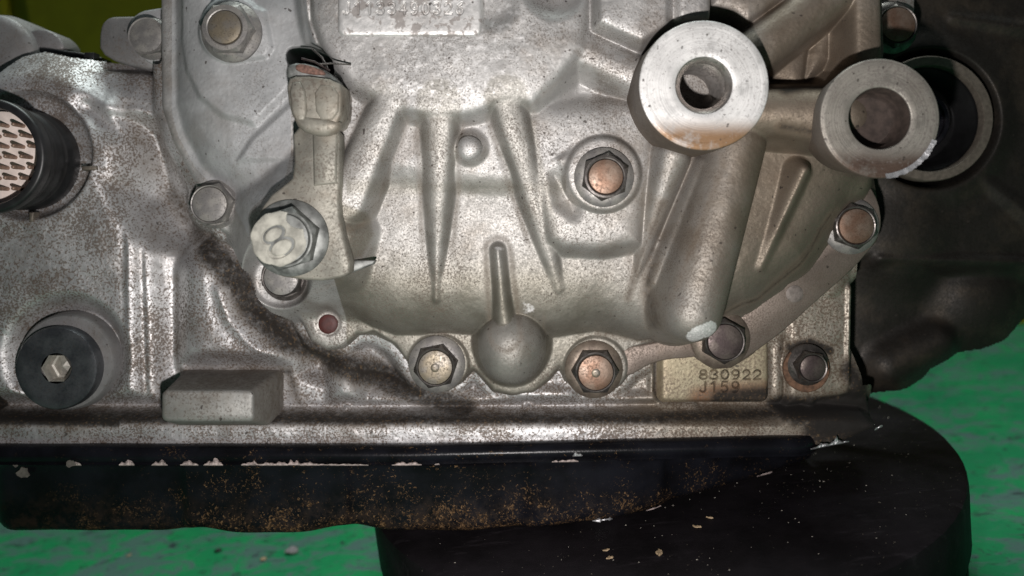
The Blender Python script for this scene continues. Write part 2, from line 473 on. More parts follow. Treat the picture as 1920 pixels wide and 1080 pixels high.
# outline of the cover with its lugs (picture positions on the flange plane)
FL = -92
OUT = [(300, -80), (299, 40), (301, 200), (322, 265), (352, 322), (366, 352), (380, 395), (412, 432), (452, 452), (488, 500), (500, 545),
       (520, 572), (556, 588), (568, 612), (582, 640), (612, 656), (640, 652), (664, 634), (668, 628), (700, 630), (735, 648), (760, 676), (769, 694),
       (778, 715), (800, 731), (836, 733), (866, 716), (885, 694), (895, 700), (925, 735), (960, 742), (1000, 738), (1030, 714), (1050, 690), (1062, 716), (1092, 738),
       (1130, 741), (1165, 722), (1186, 695), (1215, 684), (1255, 672), (1290, 662), (1308, 676), (1338, 692), (1372, 690), (1404, 670), (1470, 622),
       (1535, 562), (1600, 506), (1646, 452), (1654, 418), (1650, 380), (1630, 345), (1612, 330), (1650, 250), (1660, 100), (1655, -80)]
BOWL = [(300, -80), (302, 190), (318, 250), (352, 312), (380, 340), (420, 372), (462, 420), (500, 470), (540, 530), (580, 568), (612, 576), (640, 592),
        (690, 618), (735, 634), (770, 634), (840, 630), (895, 634), (960, 640), (1030, 640), (1080, 632), (1120, 626), (1165, 634), (1205, 645), (1250, 640), (1290, 628),
        (1330, 606), (1356, 580), (1388, 571), (1419, 563), (1447, 537), (1490, 500), (1512, 470), (1527, 432), (1545, 405), (1580, 375), (1616, 336), (1650, 250), (1660, 100), (1655, -80)]

f = Field(-740, 790, -392, 520, 2.0)
outl = f.poly(OUT, FL)
bowl = f.poly(BOWL, -40)
f.h[:] = FL - 4.0 * softp(outl, 4)
din = np.clip(-bowl / 120, 0, 1)
hb = FL - 10 + 100 * np.sqrt(np.clip(1 - (1 - din) ** 2, 0, 1)) ** 1.0 - np.maximum(bowl, 0) * 3
# left plate lies lower, the right shoulder falls away
xl = (f.X + 960)
hb = hb - 34 * (1 - sstep(f.X, -420, -300)) - 60 * sstep(f.X, 380, 620) * sstep(-f.Z, -60, 160)
f.h = smax(f.h, hb, 12)
# shallow lug steps in the flange between bolts
for pts, dh in (([(636, 560), (700, 640), (668, 662), (640, 690), (800, 760), (772, 690), (740, 650), (700, 628)], -7),):
    pass
f.add(f.poly([(668, 634), (700, 622), (742, 648), (768, 690), (700, 668), (652, 655)], FL), -9, 5)
f.add(f.poly([(1186, 690), (1180, 655), (1225, 640), (1300, 640), (1290, 662), (1255, 672), (1215, 686)], FL), -8, 6)
f.add(f.circ(822, 683, 57, FL), 6, 5); f.add(f.circ(1117, 690, 59, FL), 6, 5); f.add(f.circ(1362, 642, 59, FL), 5, 5); f.add(f.circ(1598, 422, 57, FL), 5, 5)
# step below the upper pockets
f.add(f.poly([(600, -80), (600, 330), (700, 322), (800, 336), (940, 350), (1060, 345), (1060, -80)], 10), 24, 60)
# the pad round the single bolt
f.up(f.poly([(960, 200), (1032, 450), (1060, 464), (1130, 468), (1200, 456), (1228, 300), (1215, 190)], 30, 0), 36, 2.0, 14, 12)
f.down(f.poly([(1040, 330), (1085, 368), (1075, 400), (1046, 380)], 20), 18, 1.2, 12, 14)
f.up(f.circ(1132, 326, 70, 50), 50, 4, 3, 3)
f.up(f.poly([(1042, 298), (1072, 278), (1080, 300), (1066, 330)], 42), 42, 2, 8, 6)
# round upper plateau
pl = f.circ(826, -34, 252, 62)
f.up(pl, 66, 2.4, 12, 12)
f.up(f.poly([(690, 170), (640, 80), (600, 20), (595, -80), (1100, -80), (1095, 90), (1000, 190)], 62, 4), 66, 2.4, 12, 12)
f.down(f.circ(1044, -28, 40, 50), 34, 1.2, 14, 12)
f.down(f.cap((930, -30), (925, 10), 30, 30, 50, 50)[0], 55, .8, 12, 10)
f.add(f.line([(585, -60), (588, 40), (606, 95), (640, 150)], 5, 20), -14, 9)
# ribs
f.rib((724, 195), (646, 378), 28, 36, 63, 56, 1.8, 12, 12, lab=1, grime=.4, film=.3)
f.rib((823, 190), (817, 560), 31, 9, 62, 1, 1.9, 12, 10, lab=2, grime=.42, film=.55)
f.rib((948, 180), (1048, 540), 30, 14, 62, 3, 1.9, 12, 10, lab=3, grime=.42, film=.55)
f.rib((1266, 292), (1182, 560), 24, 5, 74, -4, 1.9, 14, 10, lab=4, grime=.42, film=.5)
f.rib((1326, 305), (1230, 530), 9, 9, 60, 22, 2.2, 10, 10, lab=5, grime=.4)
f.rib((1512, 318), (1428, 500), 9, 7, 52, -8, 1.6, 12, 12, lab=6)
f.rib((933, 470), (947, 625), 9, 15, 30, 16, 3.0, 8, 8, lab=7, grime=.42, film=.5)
# drop-shaped end of the small rib
x0, z0 = W(960, 655, 20)
dd = np.hypot(f.X - x0, (f.Z - z0) * np.where(f.Z < z0, .86, 1.05))
hd = -30 + np.sqrt(np.clip(64 ** 2 - dd ** 2, 0, None)) * 1.05 - np.maximum(dd - 63, 0) * 4
f.lab[(hd > f.h) & (dd < 66)] = 8
f.h = smax(f.h, hd, 8)
# arms round the big boss
f.up(f.poly([(1120, -80), (1122, 42), (1205, 78), (1262, 42), (1336, 36), (1336, -80)], 84), 84, 4, 6, 4)
f.add(f.line([(1263, -60), (1264, 40)], 4, 80), -16, 26)
f.rib((1098, 88), (1225, 150), 30, 30, 58, 64, 1.6, 16, 12, lab=9)
f.rib((1330, 230), (1330, 60), 105, 85, 22, 22, 1.6, 20, 12)
f.down(f.poly([(1336, 8), (1380, 14), (1420, 44), (1405, 90), (1330, 70)], 20), -150, 16, 2, 3)
f.up(f.poly([(1334, -80), (1336, 10), (1378, 20), (1404, 42), (1482, -12), (1490, -80)], 52), 52, 4, 8, 4)
f.down(f.poly([(1438, 150), (1560, 60), (1560, 10), (1610, 10), (1605, 125), (1520, 160), (1500, 168)], -10), -40, 2.2, 14, 10)
f.up(f.poly([(1450, 120), (1500, 60), (1520, 60), (1508, 150), (1495, 160), (1440, 140)], -4), -2, 2.5, 8, 6)
f.up(f.poly([(1546, 40), (1562, 50), (1556, 110), (1512, 150), (1520, 100)], -10), -4, 2.2, 10, 6)
f.round_rib((1580, -24), (1400, 112), 42, 42, 74, 84, 8, lab=10)
f.rib((1630, -60), (1632, 105), 26, 26, 70, 70, 3, 8, 8, lab=11)
f.round_rib((1390, 205), (1600, 212), 44, 48, 96, 118, 8, lab=12)
f.rib((1560, 215), (1640, 150), 34, 34, 70, 60, 2.0, 16, 12)
f.rib((1580, 250), (1600, 330), 60, 40, 20, -40, 1.4, 20, 16)
f.up(f.poly([(1400, 235), (1560, 240), (1600, 330), (1500, 470), (1400, 540), (1340, 560)], 0, 0), -4, 1.2, 30, 20)
# the slanted tube with its closed lower end
sd, t, d = f.cap((1398, 262), (1308, 590), 52, 55, 92, 112)
r = 52 + 3 * t
hh = 88 + 30 * t - 54 + 54 * np.sqrt(np.clip(1 - np.minimum(d / r, .97) ** 2, 0, 1)) - np.maximum(d - .97 * r, 0) * 5
f.lab[(hh > f.h - 1) & (sd < 8)] = 13
f.h = smax(f.h, hh, 9)
# left plate: raised field, bolt pad, line marks
f.add(f.poly([(335, -80), (332, 70), (345, 130), (375, 182), (420, 218), (480, 234), (540, 175), (585, 100), (585, -80)], -40), 11, 16)
f.add(f.poly([(545, 190), (470, 258), (440, 300), (540, 300), (640, 240)], -20), 8, 14)
f.up(f.circ(432, 54, 62, -14), -14, 3, 5, 4)
f.up(f.poly([(440, 112), (494, 104), (505, 88), (492, 20), (440, 0)], -14, 3), -14, 3, 5, 4)
# boss that carries the bracket, and above it a deep cut standing in for the clamp's shadow
f.up(f.poly([(500, 400), (500, 490), (640, 500), (655, 440), (620, 370), (560, 340)], 58), 58, 1.3, 14, 10)
f.down(f.poly([(542, 94), (575, 92), (600, 102), (620, 124), (618, 140), (546, 140)], 0), -260, 26, 1.5, 2)
f.down(f.circ(527, 523, 50, FL), FL + 2, 3, 5, 5); f.down(f.circ(395, 381, 47, FL), FL + 2, 3, 5, 5)
# pin boss and flange pins
f.up(f.circ(880, 276, 26, 46), 44, 2.2, 10, 10)
f.down(f.circ(615, 607, 24, FL), FL - 4, 3, 2, 2)
f.down(f.circ(1490, 551, 20, FL), FL - 3, 3, 2, 2)
f.h = blur(f.h, .75)
# grime, tarnish, scrape, and crease shade painted into the colour
f.at['warm'] = np.clip(.08 + .34 * sstep(f.X, -120, 330) * sstep(-f.Z, -520, 60) + .7 * sstep(f.X, 250, 520), 0, 1)
f.at['warm'] = np.where(f.X < -250, .0, f.at['warm'])
f.stain('stain', f.line([(1178, 560), (1200, 480), (1235, 380)], 8, 0), 14, .62)
f.stain('stain', f.line([(1226, 470), (1212, 540), (1225, 610)], 14, 0), 16, .6)
f.stain('stain', f.line([(1600, 130), (1550, 170), (1490, 165), (1450, 180)], 12, 20), 16, .8)
f.stain('stain', f.line([(1090, 108), (1080, 100)], 5, 40), 9, .6)
f.stain('stain', f.line([(1440, 245), (1540, 262)], 10, 20), 14, .7)
f.stain('stain', f.line([(1440, 540), (1520, 460), (1560, 400)], 10, -60), 18, .6)
f.stain('stain', f.line([(1022, 590), (1020, 660)], 3, 10), 9, .45)
f.stain('stain', f.line([(650, 520), (600, 545), (540, 560)], 6, -20), 14, .45)
fz = VY - f.Z
f.at['film'] = np.maximum(f.at['film'], np.where(f.X > -330, .85 * sstep(fz, 440, 560) + .3 * sstep(fz, 330, 380), 0))  # tone turns darker and more olive down the bowl
f.at['film'] = np.maximum(f.at['film'], .7 * np.exp(-((fz - 352) / 22) ** 2) * (f.X > -300) * (f.X < 100))  # shade of the downturned step, painted as a darker band
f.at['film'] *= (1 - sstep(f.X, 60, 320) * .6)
f.at['film'] = np.maximum(f.at['film'], 1 - sstep(f.poly([(640, 380), (690, 400), (698, 440), (680, 480), (650, 490)], 10), -4, 12))  # darker tone on the slope beside the bracket boss
f.stain('stain', np.abs(f.circ(960, 655, 68, 10)), 9, .5)
f.at['film'] = np.where(f.lab == 8, .65, f.at['film'])
f.stain('stain', f.line([(1056, 470), (1130, 474), (1195, 466)], 2, 10), 8, .42)  # shade under the pad's rounded lower edge, painted brown
f.stain('stain', f.line([(700, 205), (760, 210), (800, 222), (860, 232), (930, 226)], 3, 40), 12, .4)
f.stain('stain', f.line([(990, 205), (1040, 160), (1080, 118)], 3, 40), 9, .45)
f.stain('stain', f.line([(1095, 120), (1200, 172)], 3, 40), 9, .4)
f.stain('stain', np.abs(f.circ(880, 278, 32, 40)), 6, .4)
f.stain('stain', np.abs(bowl - 6), 9, .38)  # crease shade between bowl and flange, painted in brown
f.stain('stain', f.line([(1290, 626), (1330, 604), (1388, 568), (1419, 560), (1447, 534), (1490, 498), (1512, 468), (1527, 430), (1545, 403)], 6, -70), 14, .8)  # shade where the bowl curves back, painted as a brown crescent
f.stain('stain', f.line([(1120, 628), (1165, 634), (1205, 644), (1250, 640)], 4, -70), 12, .6)
f.stain('bare', f.line([(1296, 622), (1322, 612)], 14, 70), 10, 1.0)
f.at['bare'] = np.maximum(f.at['bare'], .36 * (1 - sstep(f.circ(840, 60, 190, 62), -60, 40)))
f.stain('bare', f.poly([(700, 240), (780, 240), (780, 315), (690, 315)], 20), 20, .3)
f.stain('bare', f.line([(1080, 180), (1120, 160)], 40, 20), 40, .3)
f.stain('bare', f.line([(925, 464), (945, 466)], 4, 20), 8, .6)
f.stain('bare', f.circ(988, 582, 16, 0), 10, .5)
f.at['warm'] = np.maximum(f.at['warm'], .85 * sstep(f.X, 330, 450) * (1 - sstep(bowl, -6, 2)) * sstep(-f.Z, -60, 120) * 0 + f.at['warm'])
names = {0: 'end_cover', 7: 'rib', 8: 'drain_dome', 9: 'arm', 10: 'strut', 11: 'rib', 12: 'arm', 13: 'oil_tube'}
for i in (1, 2, 3, 4, 5, 6): names[i] = 'rib'
# flange as its own label so it keeps its own metal
f.lab[(f.lab == 0) & (f.h < FL + 10) & (bowl > -14) & (f.X > -420)] = 20
names[20] = 'flange'
f.lab[(f.lab == 0) & (f.X < -310) & (f.h > FL - 40) & (bowl < 6) & (f.poly([(295, -90), (590, -90), (590, 60), (606, 100), (545, 165), (545, 340), (470, 400), (470, 470), (400, 440), (295, 260)], -30) < 0)] = 21
names[21] = 'side_plate'
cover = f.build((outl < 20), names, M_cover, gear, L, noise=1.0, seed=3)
for o in cover.children:
    if o.name.startswith('flange'):
        o.data.materials[0] = M_lug
    if o.name.startswith('side_plate'):
        o.data.materials[0] = M_left

# ---- name pad and number pad: finely drawn reliefs with stamped characters
def pad(name, px0, py0, px1, py1, H, rim, back, mat, texts, parent, loc, warm=0.0, stains=(), seed=9, radius=14, poly=None, keepfn=None):
    a = W(px0 - 12, py1 + 12, H); b = W(px1 + 12, py0 - 12, H)
    g = Field(a[0], b[0], a[1], b[1], 1.0)
    sd = g.poly(poly or [(px0 + radius, py0 + radius), (px1 - radius, py0 + radius), (px1 - radius, py1 - radius), (px0 + radius, py1 - radius)], H, radius)
    g.h = H - rim * softp(sd, 3)
    for tx in texts: g.stroke_text(*tx)
    g.at['warm'] += warm
    for s_ in stains: g.stain(*s_(g))
    return g.build(sd < back, {0: name}, mat, parent, loc, noise=.5, seed=seed)

M_name = cast('worn_name_pad', (.66, .65, .64), (.5, .4, .3), speck=(.2, .17, .155), amount=.75, grain=17, peb=12, rough=.5, metal=.6)
pad('name_pad', 634, -70, 902, 66, 73, 3, 6, M_name,
    [('J1133490326', 643, 5, 13, 21, 21.2, 73, 3.0, 2.6, .35)], cover, (0, 0, 0), seed=12)
M_id = cast('sandy_number_pad', (.43, .375, .26), (.24, .135, .08), speck=(.15, .11, .08), tan=.6, amount=.7, grain=4.5, peb=6, rough=.55, metal=.45)

# ------------------------------------------------------------------ main casing
g = Field(-1230, 790, -500, 640, 2.0)
CO = [(-170, 880), (-170, 395), (-150, 195), (12, 190), (8, 140), (28, 112), (58, 104), (110, 116), (180, 122), (245, 127), (310, 140), (330, 100), (330, -120), (1560, -120),
      (1590, 520), (1598, 560), (1599, 735), (1636, 740), (1650, 800), (1560, 838), (1500, 838), (-170, 842)]
co_ = g.poly(CO, -118)
g.h[:] = -128 - 12.0 * softp(co_, 5)
# left body bulges gently, rounded upper edge
g.h += np.where(g.X < -400, 18 * np.clip(-co_ / 60, 0, 1) - 18, 0)
g.add(g.poly([(-170, 380), (230, 400), (240, 760), (-170, 770)], -110), 14, 60)
# ring under the cover flange
ring = g.poly(OUT, -110) - 18
g.up(ring, -112, 3.0, 7, 6)
# groove outside that ring, full of grime
gl = [(250, 270), (291, 360), (329, 417), (390, 464), (451, 525), (482, 585), (540, 637), (610, 668), (704, 708), (787, 738), (870, 764)]
# flat body on the left with a soft edge, a second upright ridge, then a valley
g.up(g.poly([(-170, 205), (190, 205), (222, 260), (226, 420), (236, 600), (240, 770), (-170, 770)], -96, 4), -94, 1.1, 14, 14)
g.rib((262, 400), (290, 775), 9, 14, -104, -96, .75, 24, 14, lab=2)
g.rib((236, 230), (240, 775), 3, 4, -92, -88, .6, 18, 10, lab=1)
g.down(g.cap((325, 480), (328, 770), 4, 8, -110, -110)[0], -150, 1.0, 18, 14)
g.down(g.line(gl, 15, -120), -205, 1.5, 20, 14)
g.up(ring, -112, 3.0, 7, 8)
# raised panel left of the groove
g.up(g.poly([(362, 516), (384, 500), (398, 508), (408, 545), (424, 600), (462, 644), (500, 676), (362, 678)], -92, 10), -80, 1.25, 26, 14)
g.up(g.line([(410, 545), (428, 600), (468, 644), (506, 674)], 2, -88), -74, 1.1, 18, 12)
g.down(g.poly([(350, 684), (545, 690), (545, 790), (330, 790)], -130), -140, 1.5, 14, 12)
# round pocket of the drain plug
g.down(g.circ(150, 660, 74, -150), -152, 1.25, 12, 10)
g.up(g.circ(140, 672, 82, -120), -122, 3, 6, 5)
# ring of the connector
g.up(g.circ(52, 290, 150, -96), -96, 1.2, 16, 14)
g.down(g.circ(58, 290, 112, -110), -128, 3, 6, 6)
g.down(g.line([(160, 200), (232, 260), (236, 330)], 4, -100), -128, 1.0, 14, 12)
# lower wall: bumps, holes, lip
g.up(g.cap((646, 702), (648, 752), 17, 20, -104, -104)[0], -90, 1.6, 14, 12)
g.up(g.cap((985, 748), (1060, 746), 20, 16, -104, -104)[0], -92, 1.6, 14, 12)
g.rib((700, 752), (1240, 750), 8, 6, -112, -106, 1.0, 14, 14)
wall = g.poly([(-170, 752), (600, 752), (960, 752), (1240, 752), (1640, 752), (1640, 800), (-170, 800)], -120)
g.down(g.poly([(-170, 762), (500, 768), (880, 772), (1640, 768), (1640, 783), (-170, 786)], -128), -150, 1.4, 12, 12)
g.up(g.poly([(-170, 789), (600, 792), (1300, 786), (1560, 784), (1630, 792), (1648, 802), (1560, 838), (1400, 838), (-170, 842)], -66), -66, 5, 4, 4)
for hx_, hy_ in ((648, 764), (990, 762)):
    g.down(g.cap((hx_ - 5, hy_), (hx_ + 5, hy_), 5, 5, -110, -110)[0], -140, 4, 4, 4)
    g.up(g.circ(hx_ + 1, hy_ + 2, 3, -120), -118, 4, 2, 2)
g.up(g.circ(1520, 750, 5, -110), -104, 2, 4, 3)
# right-hand part of the wall
g.rib((1228, 640), (1228, 745), 8, 8, -112, -112, 1.4, 10, 10)
g.up(g.poly([(1480, 470), (1597, 470), (1597, 738), (1480, 760)], -102), -104, 3, 6, 5)
g.rib((1458, 560), (1458, 740), 14, 14, -110, -110, 2, 8, 6)
g.rib((1594, 540), (1592, 720), 4, 4, -98, -98, 2, 5, 4)
g.up(g.circ(1514, 688, 36, -94), -94, 3, 4, 4)
g.down(g.circ(1514, 655, 40, -100) , -124, 1.5, 10, 8) if False else None
g.up(g.circ(1611, 722, 14, -100), -104, 1.4, 12, 10)
g.up(g.circ(1555, 528, 30, -100), -98, 2, 8, 6)
g.down(g.line([(1236, 600), (1234, 735), (1246, 758), (1445, 760)], 3, -110), -136, 2.5, 4, 4)
g.stain('stain', g.line([(1236, 600), (1234, 735), (1246, 758), (1445, 760)], 2, -110), 7, .8)  # edge shade of the number pad, painted into its groove
g.rib((1242, 768), (1300, 768), 8, 8, -112, -112, 1.4, 10, 10)
# pads of the upper bolts and of the small lug
g.up(g.circ(398, 380, 48, -112), -108, 3, 4, 4)
g.up(g.circ(528, 528, 48, -112), -108, 3, 4, 4)
g.h = blur(g.h, 1.1)
g.at['warm'] = .85 * sstep(g.X, 40, 420) + .08
gr = lambda pts, r, wd, a, H=-120: g.stain('stain', g.line(pts, r, H), wd, a)
gr(gl[3:], 32, 22, .74)
gr(gl[1:5], 24, 26, .5)
gr([(291, 360), (329, 417), (390, 464), (420, 470), (440, 500)], 22, 20, .6)
gr([(235, 200), (262, 280), (291, 360)], 24, 26, .42)
gr([(480, 585), (540, 637), (610, 668), (704, 708), (787, 738)], 16, 16, .85)
gr([(326, 520), (328, 770)], 6, 10, .5)
gr([(-170, 772), (320, 776), (700, 778), (1200, 776), (1640, 768)], 12, 14, .8)
gr([(340, 700), (540, 700)], 14, 18, .7)
gr([(540, 700), (560, 760)], 14, 16, .6)
gr([(1460, 760), (1560, 760), (1640, 770), (1600, 740)], 26, 26, 1.0)
gr([(1480, 650), (1514, 640), (1550, 655)], 12, 12, .85)
gr([(-170, 838), (1640, 836)], 1, 6, .6, -66)
gr([(1540, 800), (1660, 800)], 44, 50, 1.0, -66)
gr([(1340, 832), (1560, 826)], 8, 18, .8, -66)
gr([(1480, 765), (1600, 770)], 30, 40, 1.0)
gr([(1590, 690), (1640, 790)], 26, 30, .9)
gr([(1440, 770), (1480, 700)], 10, 20, .6)
gr([(1600, 760), (1640, 800)], 26, 20, 1.0, -90)
g.stain('stain', np.abs(g.circ(150, 660, 92, -140)), 22, .55)
g.stain('stain', np.abs(g.circ(58, 290, 150, -110)), 26, .5)
gr([(0, 775), (240, 780)], 12, 12, .9)
gr([(-8, 540), (-4, 760)], 14, 6, .9)
for hx_, hy_ in ((648, 764), (990, 762), (1520, 750)):
    g.stain('stain', np.abs(g.circ(hx_, hy_, 10, -110)), 8, .9)
names = {0: 'main_casing', 1: 'rib', 2: 'rib'}
ins = g.poly(OUT, FL)
casing = g.build((co_ < 18) & (ins > -46), names, M_case, gear, L, noise=1.3, seed=21)

pad('number_pad', 1241, 585, 1440, 752, -98, 3, 8, M_id,
    [('830922', 1312, 694, 15, 17, 20.2, -98, 3.2, 1.8), ('J159', 1312, 716, 14, 19, 20.2, -98, 3.2, 1.8)], casing, (0, 0, 0), warm=.25, seed=15, radius=9,
    stains=(lambda q: ('stain', q.line([(1350, 750), (1440, 742)], 22, -94), 16, .8), lambda q: ('warm', q.line([(1310, 745), (1440, 735)], 24, -94), 26, .95)))

# ------------------------------------------------------------------ bell housing on the right
q = Field(560, 1300, -420, 560, 3.0)
BH = -260
BO = [(1560, -120), (2060, -120), (2060, 520), (1925, 566), (1895, 590), (1872, 618), (1840, 632), (1790, 640), (1752, 660), (1722, 676), (1717, 696), (1700, 708), (1650, 712),
      (1600, 730), (1560, 730)]
bo = q.poly(BO, BH)
q.h[:] = BH - 3.2 * softp(bo, 26)
q.add(q.poly([(1560, -120), (2000, -120), (2000, 488), (1560, 488)], BH), 46, 40)
q.up(q.circ(1748, 222, 150, -190), -196, .9, 30, 20)
q.down(q.circ(1748, 222, 142, -200), -205, 3, 6, 6)
q.up(q.circ(1690, 430, 60, -230), -196, .8, 40, 30)
q.rib((1655, 484), (1990, 492), 5, 6, -200, -206, .9, 10, 10)
q.rib((1800, 300), (1960, 420), 10, 14, -206, -200, .8, 18, 14)
q.rib((1790, 30), (1990, 60), 8, 12, -206, -200, .8, 18, 14)
q.up(q.cap((1680, 690), (1760, 640), 24, 20, -230, -250)[0], -226, 1.1, 16, 14)
q.up(q.circ(1850, 560, 50, -240), -226, .7, 40, 24)
q.down(q.circ(1748, 222, 112, -200), -330, 6, 4, 4)
q.h = blur(q.h, 1)
q.at['warm'] = .5 * sstep(-q.X, -800, -640)
bell = q.build(bo < 30, {0: 'bell_housing'}, M_bell, gear, L, noise=.5, seed=31)
cx, cz = W(1746, 222, -186)
link('seal_ring', lathe('seal_ring', [(132, -30), (132, 0), (130, 3), (113, 3), (111, 0), (111, -60)], 96), M_ringseal, bell, Vector((cx, 190, cz)) * S)
prof = [(112, -40), (110, -16)]
for i in range(3): prof += [(107 - i * 9, -24 - i * 22), (104 - i * 9, -27 - i * 22)]
M_oil = plain('oily_black_rubber', (.005, .005, .0055), .42, 0, .3, 30, .35, 1.2)
link('oil_seal', lathe('oil_seal', prof + [(60, -70)], 96), M_oil, bell, Vector((cx, 190, cz)) * S)
link('output_shaft', lathe('output_shaft', [(66, -90), (66, -34), (62, -30), (54, -30), (54, -40), (40, -42)], 64, close=True),
     steel('oiled_shaft_steel', (.05, .05, .06), (.09, .085, .10), rough=.22, metal=.9, speck=.2), bell, Vector((cx - 6, 190, cz)) * S)

# lug and bolt at the upper right
def prism(name, pts, H0, H1, mat, parent, loc, bevel=4, Hp=None):
    """outline drawn in the picture at height H1, extruded back to H0, front edge bevelled"""
    P = [W(a, b, H1 if Hp is None else Hp) for a, b in pts]
    n = len(P)
    cx = sum(p[0] for p in P) / n; cz = sum(p[1] for p in P) / n
    # inward offset by vertex normals
    ar = sum(P[i][0] * P[(i + 1) % n][1] - P[(i + 1) % n][0] * P[i][1] for i in range(n))
    sg = 1 if ar > 0 else -1
    inn = []
    for i in range(n):
        a, b, c = P[i - 1], P[i], P[(i + 1) % n]
        e1 = Vector((b[0] - a[0], b[1] - a[1])).normalized(); e2 = Vector((c[0] - b[0], c[1] - b[1])).normalized()
        nn = Vector((-(e1.y + e2.y), e1.x + e2.x)) * sg
        nn = nn.normalized() if nn.length > 1e-6 else Vector((0, 0))
        inn.append((b[0] + nn.x * bevel, b[1] + nn.y * bevel))
    V = [(x, -H0, z) for x, z in P] + [(x, -(H1 - bevel), z) for x, z in P] + \
        [(p[0] * .65 + i_[0] * .35, -(H1 - bevel * .35), p[1] * .65 + i_[1] * .35) for p, i_ in zip(P, inn)] + [(x, -H1, z) for x, z in inn]
    F = []
    for j in range(3):
        for i in range(n):
            F.append((j * n + i, j * n + (i + 1) % n, (j + 1) * n + (i + 1) % n, (j + 1) * n + i))
    F.append(tuple(range(3 * n, 4 * n))); F.append(tuple(range(n)))
    return link(name, mesh_py(name, V, F, 50), mat, parent, loc)

def smooth_poly(pts, it=2):
    for _ in range(it):
        out = []
        for a, b in zip(pts, pts[1:] + pts[:1]):
            out += [(a[0] * .75 + b[0] * .25, a[1] * .75 + b[1] * .25), (a[0] * .25 + b[0] * .75, a[1] * .25 + b[1] * .75)]
        pts = out
    return pts

# ------------------------------------------------------------------ bosses
def hole_boss(name, px, py, H, r, hole, depth, base, mat, bore_mat, draft, threads, parent, stain=None, hr2=None):
    k = (D - H) / D; r *= k; hole *= k
    cx, cz = W(px, py, H)
    n = 96
    prof = [(r + draft, -(H - base)), (r + .5, -4), (r - .5, -1), (r - 2, 0)]
    rr = np.linspace(r - 10, hole + 12, 9)
    prof += [(a, 0) for a in rr]
    prof += [(hole + 2, 0), (hole + .5, -1), (hole, -3)]
    V, F = [], []
    me = lathe(name, prof, n, sharp=50)
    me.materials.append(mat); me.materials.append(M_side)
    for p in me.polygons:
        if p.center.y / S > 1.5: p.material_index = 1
    xs = np.array([v.co[:] for v in me.vertices]) / S
    at = me.attributes.new('warm', 'FLOAT', 'POINT'); at2 = me.attributes.new('stain', 'FLOAT', 'POINT')
    face = xs[:, 1] > -1e9
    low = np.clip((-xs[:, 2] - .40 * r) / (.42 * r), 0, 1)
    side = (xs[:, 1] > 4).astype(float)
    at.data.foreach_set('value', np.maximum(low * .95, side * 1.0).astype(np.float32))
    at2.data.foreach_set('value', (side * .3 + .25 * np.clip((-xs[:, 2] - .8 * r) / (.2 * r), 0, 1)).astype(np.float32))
    o = link(name, me, mat, parent, Vector((cx, -H, cz)) * S + (L if parent is gear else Vector()))
    bp = [(hole, -4), (hole - 3, -12)]
    if threads:
        h_ = -14
        bp = [(hole, -1), (hole - 4, -4), (hole - 9, -12)]
        while h_ > -depth:
            bp += [(hole - 8, h_), (hole - 5.5, h_ - 2.5), (hole - 8, h_ - 5)]
            h_ -= 5
        bp += [(hole - 10, -depth - 90)]
    else:
        bp += [(hole - 4, -depth + 8), (hole - 10, -depth)]
    bp += [(3, -depth - 2)]
    link('bore', lathe('bore', bp, n, close=True), bore_mat, o)
    return o

b1 = hole_boss('boss', 1320, 160, 152, 122, 53, 175, -10, M_mach, M_bore, 3, True, gear)
b2 = hole_boss('boss', 1650, 222, 160, 112, 58, 50, 30, M_mach2, M_bore2, -16, False, gear)
b2['label'] = 'duller right boss with a burred edge and a plugged bore'
# burr on the lower right edge of that boss
V, F = [], []
cx, cz = W(1650, 222, 160)
for i in range(36):
    a = math.radians(-22 - i * 1.8); rr = 112 * (D - 160) / D
    j = random.uniform(0, 2.5)
    for (dr, dy) in ((-7, -1.5), (j, -3 - random.uniform(0, 2)), (1, 5)):
        V.append(((rr + dr) * math.cos(a), dy, (rr + dr) * math.sin(a)))
    if i:
        for k in (0, 1): F.append((3 * i - 3 + k, 3 * i + k, 3 * i + k + 1, 3 * i - 2 + k))
link('burr', mesh_py('burr', V, F, 20), M_scrape, b2)
# bosses sit on the cover: a collar of the same casting carries the second one
# ------------------------------------------------------------------ bolts
def hexf(Rh):
    ap = Rh * math.cos(math.pi / 6)
    def fn(r, h, a):
        if r < 0: return -r          # negative radius marks a round ring
        return min(r / Rh * ap / math.cos((a + math.pi / 6) % (math.pi / 3) - math.pi / 6), r)
    return fn

_bm = {}
def bolt_mesh(Rf, Rh, rc, ht, dome):
    key = (Rf, Rh, rc, ht, dome)
    if key not in _bm:
        ft = 7
        flange = lathe('bolt_flange', [(Rf, -6), (Rf, ft - 2), (Rf - 2, ft), (Rh * .93, ft + 7), (Rh * .5, ft + 7)], 72, sharp=35)
        ap = Rh * .866
        hexm = lathe('bolt_head', [(Rh, 0), (Rh, ht - 7), (-(ap * .985), ht - 1), (-(rc + 4), ht), (-(rc + 2), ht - 1), (-(rc + 1), ht - 5)], 72, hexf(Rh), sharp=25)
        cp = [(rc + 1.5, ht - 5), (rc, ht + 1)]
        for i in range(1, 6):
            u = 1 - i / 6
            cp.append((rc * u * .97, ht + 2 + dome * (1 - u * u)))
        capm = lathe('bolt_cap', cp, 48, close=True, sharp=35)
        dot = lathe('centre_mark', [(8.5, ht + 1), (8.5, ht + dome + 2.2), (7, ht + dome + 3.2), (3, ht + dome + 3.6)], 24, close=True)
        _bm[key] = (hexm, flange, capm, dot)
    return _bm[key]

def mcopy(me, mat):
    key = (me.name, mat.name)
    if key not in _mc:
        m = me.copy(); m.materials.clear(); m.materials.append(mat); _mc[key] = m
    return _mc[key]
_mc = {}

